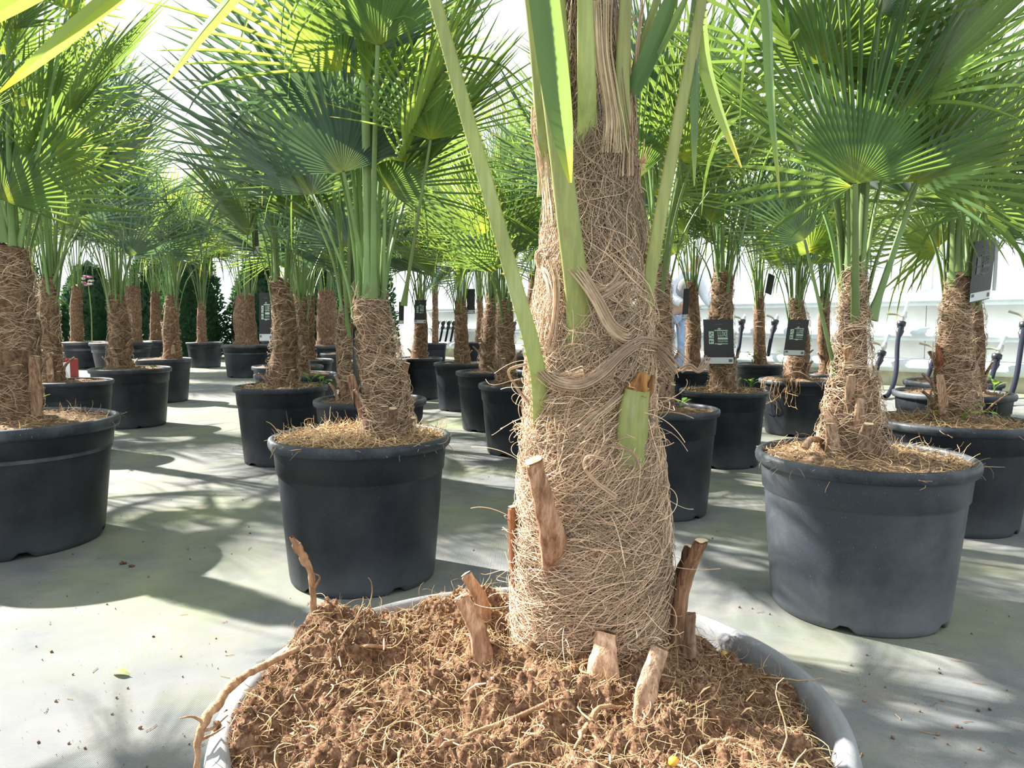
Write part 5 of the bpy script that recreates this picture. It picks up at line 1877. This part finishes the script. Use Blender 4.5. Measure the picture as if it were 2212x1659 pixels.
# dry roots hanging over the rim of the palm with the tilted tag
q = PALMS['M3']
mb = MB()
rg = np.random.default_rng(5)
for i in range(26):
    a = rg.uniform(3.3, 4.5)
    rim = q['c'] + A([math.cos(a) * q['R'] * 0.99, math.sin(a) * q['R'] * 0.99, q['hz'] + 0.008])
    inn = q['c'] + A([math.cos(a) * q['R'] * 0.6, math.sin(a) * q['R'] * 0.6, q['hz'] + 0.01])
    out = q['c'] + A([math.cos(a) * q['R'] * 1.06, math.sin(a) * q['R'] * 1.06, q['hz'] - rg.uniform(0.03, 0.17)])
    tubes(mb, resample(np.stack([inn, rim, (rim + out) / 2 + rg.normal(0, 0.015, 3), out, out + rg.normal(0, 0.035, 3)]), 12)[None], np.full((1, 12), 0.0016), 4, A([[0.8, 0.75, 0.7]]))
o = mb.build('dry_roots', M['rootfibre'], q['root'])
o['kind'] = 'stuff'
woody(q['root'], 'twig', [at(1690, 815, q['d'] - 0.1), at(1722, 803, q['d'] - 0.2), at(1755, 820, q['d'] - 0.3), at(1785, 845, q['d'] - 0.36)], [0.003, 0.003, 0.0026, 0.001])
q = PALMS['R2']
woody(q['root'], 'twig', [at(2120, 895, q['d'] - 0.12), at(2150, 870, q['d'] - 0.2), at(2180, 848, q['d'] - 0.25)], [0.003, 0.003, 0.0015])
q = PALMS['R1']
woody(q['root'], 'twig', [at(1905, 990, q['d'] - 0.12), at(1930, 985, q['d'] - 0.1), at(1955, 978, q['d'] - 0.08)], [0.0015, 0.002, 0.001])
# matted straw on the soil of the leaning palm's pot and of others nearby
for key, k_, rad_ in (('L2', 1500, 0.0010), ('R1', 700, 0.0008), ('L1', 500, 0.0009), ('R2', 500, 0.0009), ('S', 260, 0.0013), ('M2', 200, 0.0013)):
    q = PALMS[key]
    rr = q['R'] * 0.95 * np.sqrt(rng.random(k_))
    t = rng.random(k_) * 6.283
    p = np.stack([q['c'][0] + rr * np.cos(t), q['c'][1] + rr * np.sin(t), np.full(k_, q['hz'] - 0.012) + 0.014 * (1 - (rr / q['R']) ** 2)], -1)
    mb = MB()
    P, R = curly(p, k_, 6, 0.05, 0.4, 0.25 if key == 'L2' else 0.12, rad_)
    tubes(mb, P, R, 3, rng.uniform(0.5, 1.7, (k_, 1)) * np.ones((1, 3)))
    mb.build('straw', M['rootfibre'], q['root'])['kind'] = 'stuff'

# pink flower and red crate corner glimpsed at the far left
fp = at(190, 606, 12.0)
fr_ = empty('flower', (fp[0], fp[1], 0))
tag(fr_, 'pink and white blossom on a stem before the hedge', 'flower')
mb = MB()
tubes(mb, resample(np.stack([A([fp[0], fp[1], 0]), A([fp[0] + 0.03, fp[1], fp[2] * 0.6]), fp]), 8)[None], np.full((1, 8), 0.01), 6)
mb.build('stem', M['petiole'], fr_)
for i in range(7):
    a = i * 0.9
    c = fp + A([math.cos(a) * 0.07, -0.03, math.sin(a) * 0.07])
    mb = MB()
    lathe(mb, [(0.001, -0.02), (0.035, -0.012), (0.05, 0.0), (0.03, 0.012), (0.001, 0.014)], c, 8)
    mb.build('petal', M['pink' if i % 3 else 'petalwhite'], fr_)
rc = at(145, 797, 9.5)
rc[2] = 0
cr = empty('crate', rc)
tag(cr, 'small red and white crate behind the split-stub palm', 'crate')
for nm, lo, hi, mt in (('side', (-0.10, -0.08, 0.0), (-0.085, 0.08, 0.24), 'red'), ('side', (0.085, -0.08, 0.0), (0.10, 0.08, 0.24), 'red'), ('side', (-0.085, -0.08, 0.0), (0.085, -0.065, 0.2), 'petalwhite'),
                       ('side', (-0.085, 0.065, 0.0), (0.085, 0.08, 0.24), 'red'), ('bottom', (-0.085, -0.065, 0.0), (0.085, 0.065, 0.012), 'red')):
    mb = MB()
    box(mb, lo, hi, c=rc)
    mb.build(nm, M[mt], cr, smooth=False)

# ------------------------------------------------------------------ litter on the floor
rg = np.random.default_rng(11)
mb = MB()
k_ = 1100
px = rg.uniform(-150, 2360, k_)
py = 760 + 1000 * rg.random(k_) ** 0.75
p = np.stack([ground(a, b) for a, b in zip(px, py)])
p[:, 2] = 0.002
octa(mb, p, 0.0010 + 0.0045 * rg.random(k_) ** 5, rg, rg.uniform(0.4, 1.4, (k_, 1)) * np.ones((1, 3)))
k_ = 130
px = rg.uniform(-150, 2360, k_)
py = 800 + 950 * rg.random(k_) ** 0.75
p = np.stack([ground(a, b) for a, b in zip(px, py)])
p[:, 2] = 0.002
P = np.zeros((k_, 5, 3))
az = rg.random(k_) * 6.283
P[:, 0] = p
for j in range(1, 5):
    P[:, j] = P[:, j - 1] + np.stack([np.cos(az), np.sin(az), az * 0], -1) * rg.uniform(0.002, 0.009, k_)[:, None]
    az = az + rg.normal(0, 0.35, k_)
tubes(mb, P, np.full((k_, 5), 0.0007), 4, rg.uniform(0.6, 2.2, (k_, 1)) * np.ones((1, 3)))
tag(mb.build('litter', M['debris']), 'brown crumbs and dry bits strewn over the floor', 'litter', kind='stuff')
# a fallen leaflet on the floor
g = ground(258, 1458)
mb = MB()
t = np.linspace(0, 1, 8)
Pl = np.stack([g[0] - 0.018 + 0.045 * t, g[1] + 0.004 - 0.012 * t, 0.004 + 0.006 * np.sin(t * 3.1)], -1)
wv = 0.009 * np.sin(np.clip(t * 1.15, 0, 1) * 3.1) ** 0.8 + 0.0006
V_ = np.stack([Pl + A([0, 1, 0.1]) * wv[:, None], Pl + A([0, 0, 0.002]), Pl - A([0, 1, -0.1]) * wv[:, None]], 1) - A([g[0], g[1], 0])
mb.add(V_.reshape(-1, 3), grid_faces(8, 3))
o = mb.build('fallen_leaf', leafmat('fallen_leaf', (0.5, 0.52, 0.18), (0.5, 0.5, 0.1), 0.25))
o.location = (g[0], g[1], 0)
tag(o, 'small pale yellow-green leaf lying alone on the floor', 'leaf')
for (x, y, s, lb) in ((264, 1219, 0.012, 'dark bark chip on the floor before the left edge pot'), (282, 1225, 0.010, 'reddish bark chip beside the dark one on the floor')):
    g = ground(x, y)
    mb = MB()
    octa(mb, A([[0, 0, s * 0.35], [s * 0.7, 0.1 * s, s * 0.3]]), A([s * 0.8, s * 0.6]), rg, A([[0.5, 0.4, 0.35], [0.6, 0.4, 0.35]]))
    o = mb.build('bark_chip', M['debris'], smooth=False)
    o.location = (g[0], g[1], 0)
    tag(o, lb, 'bark chip')
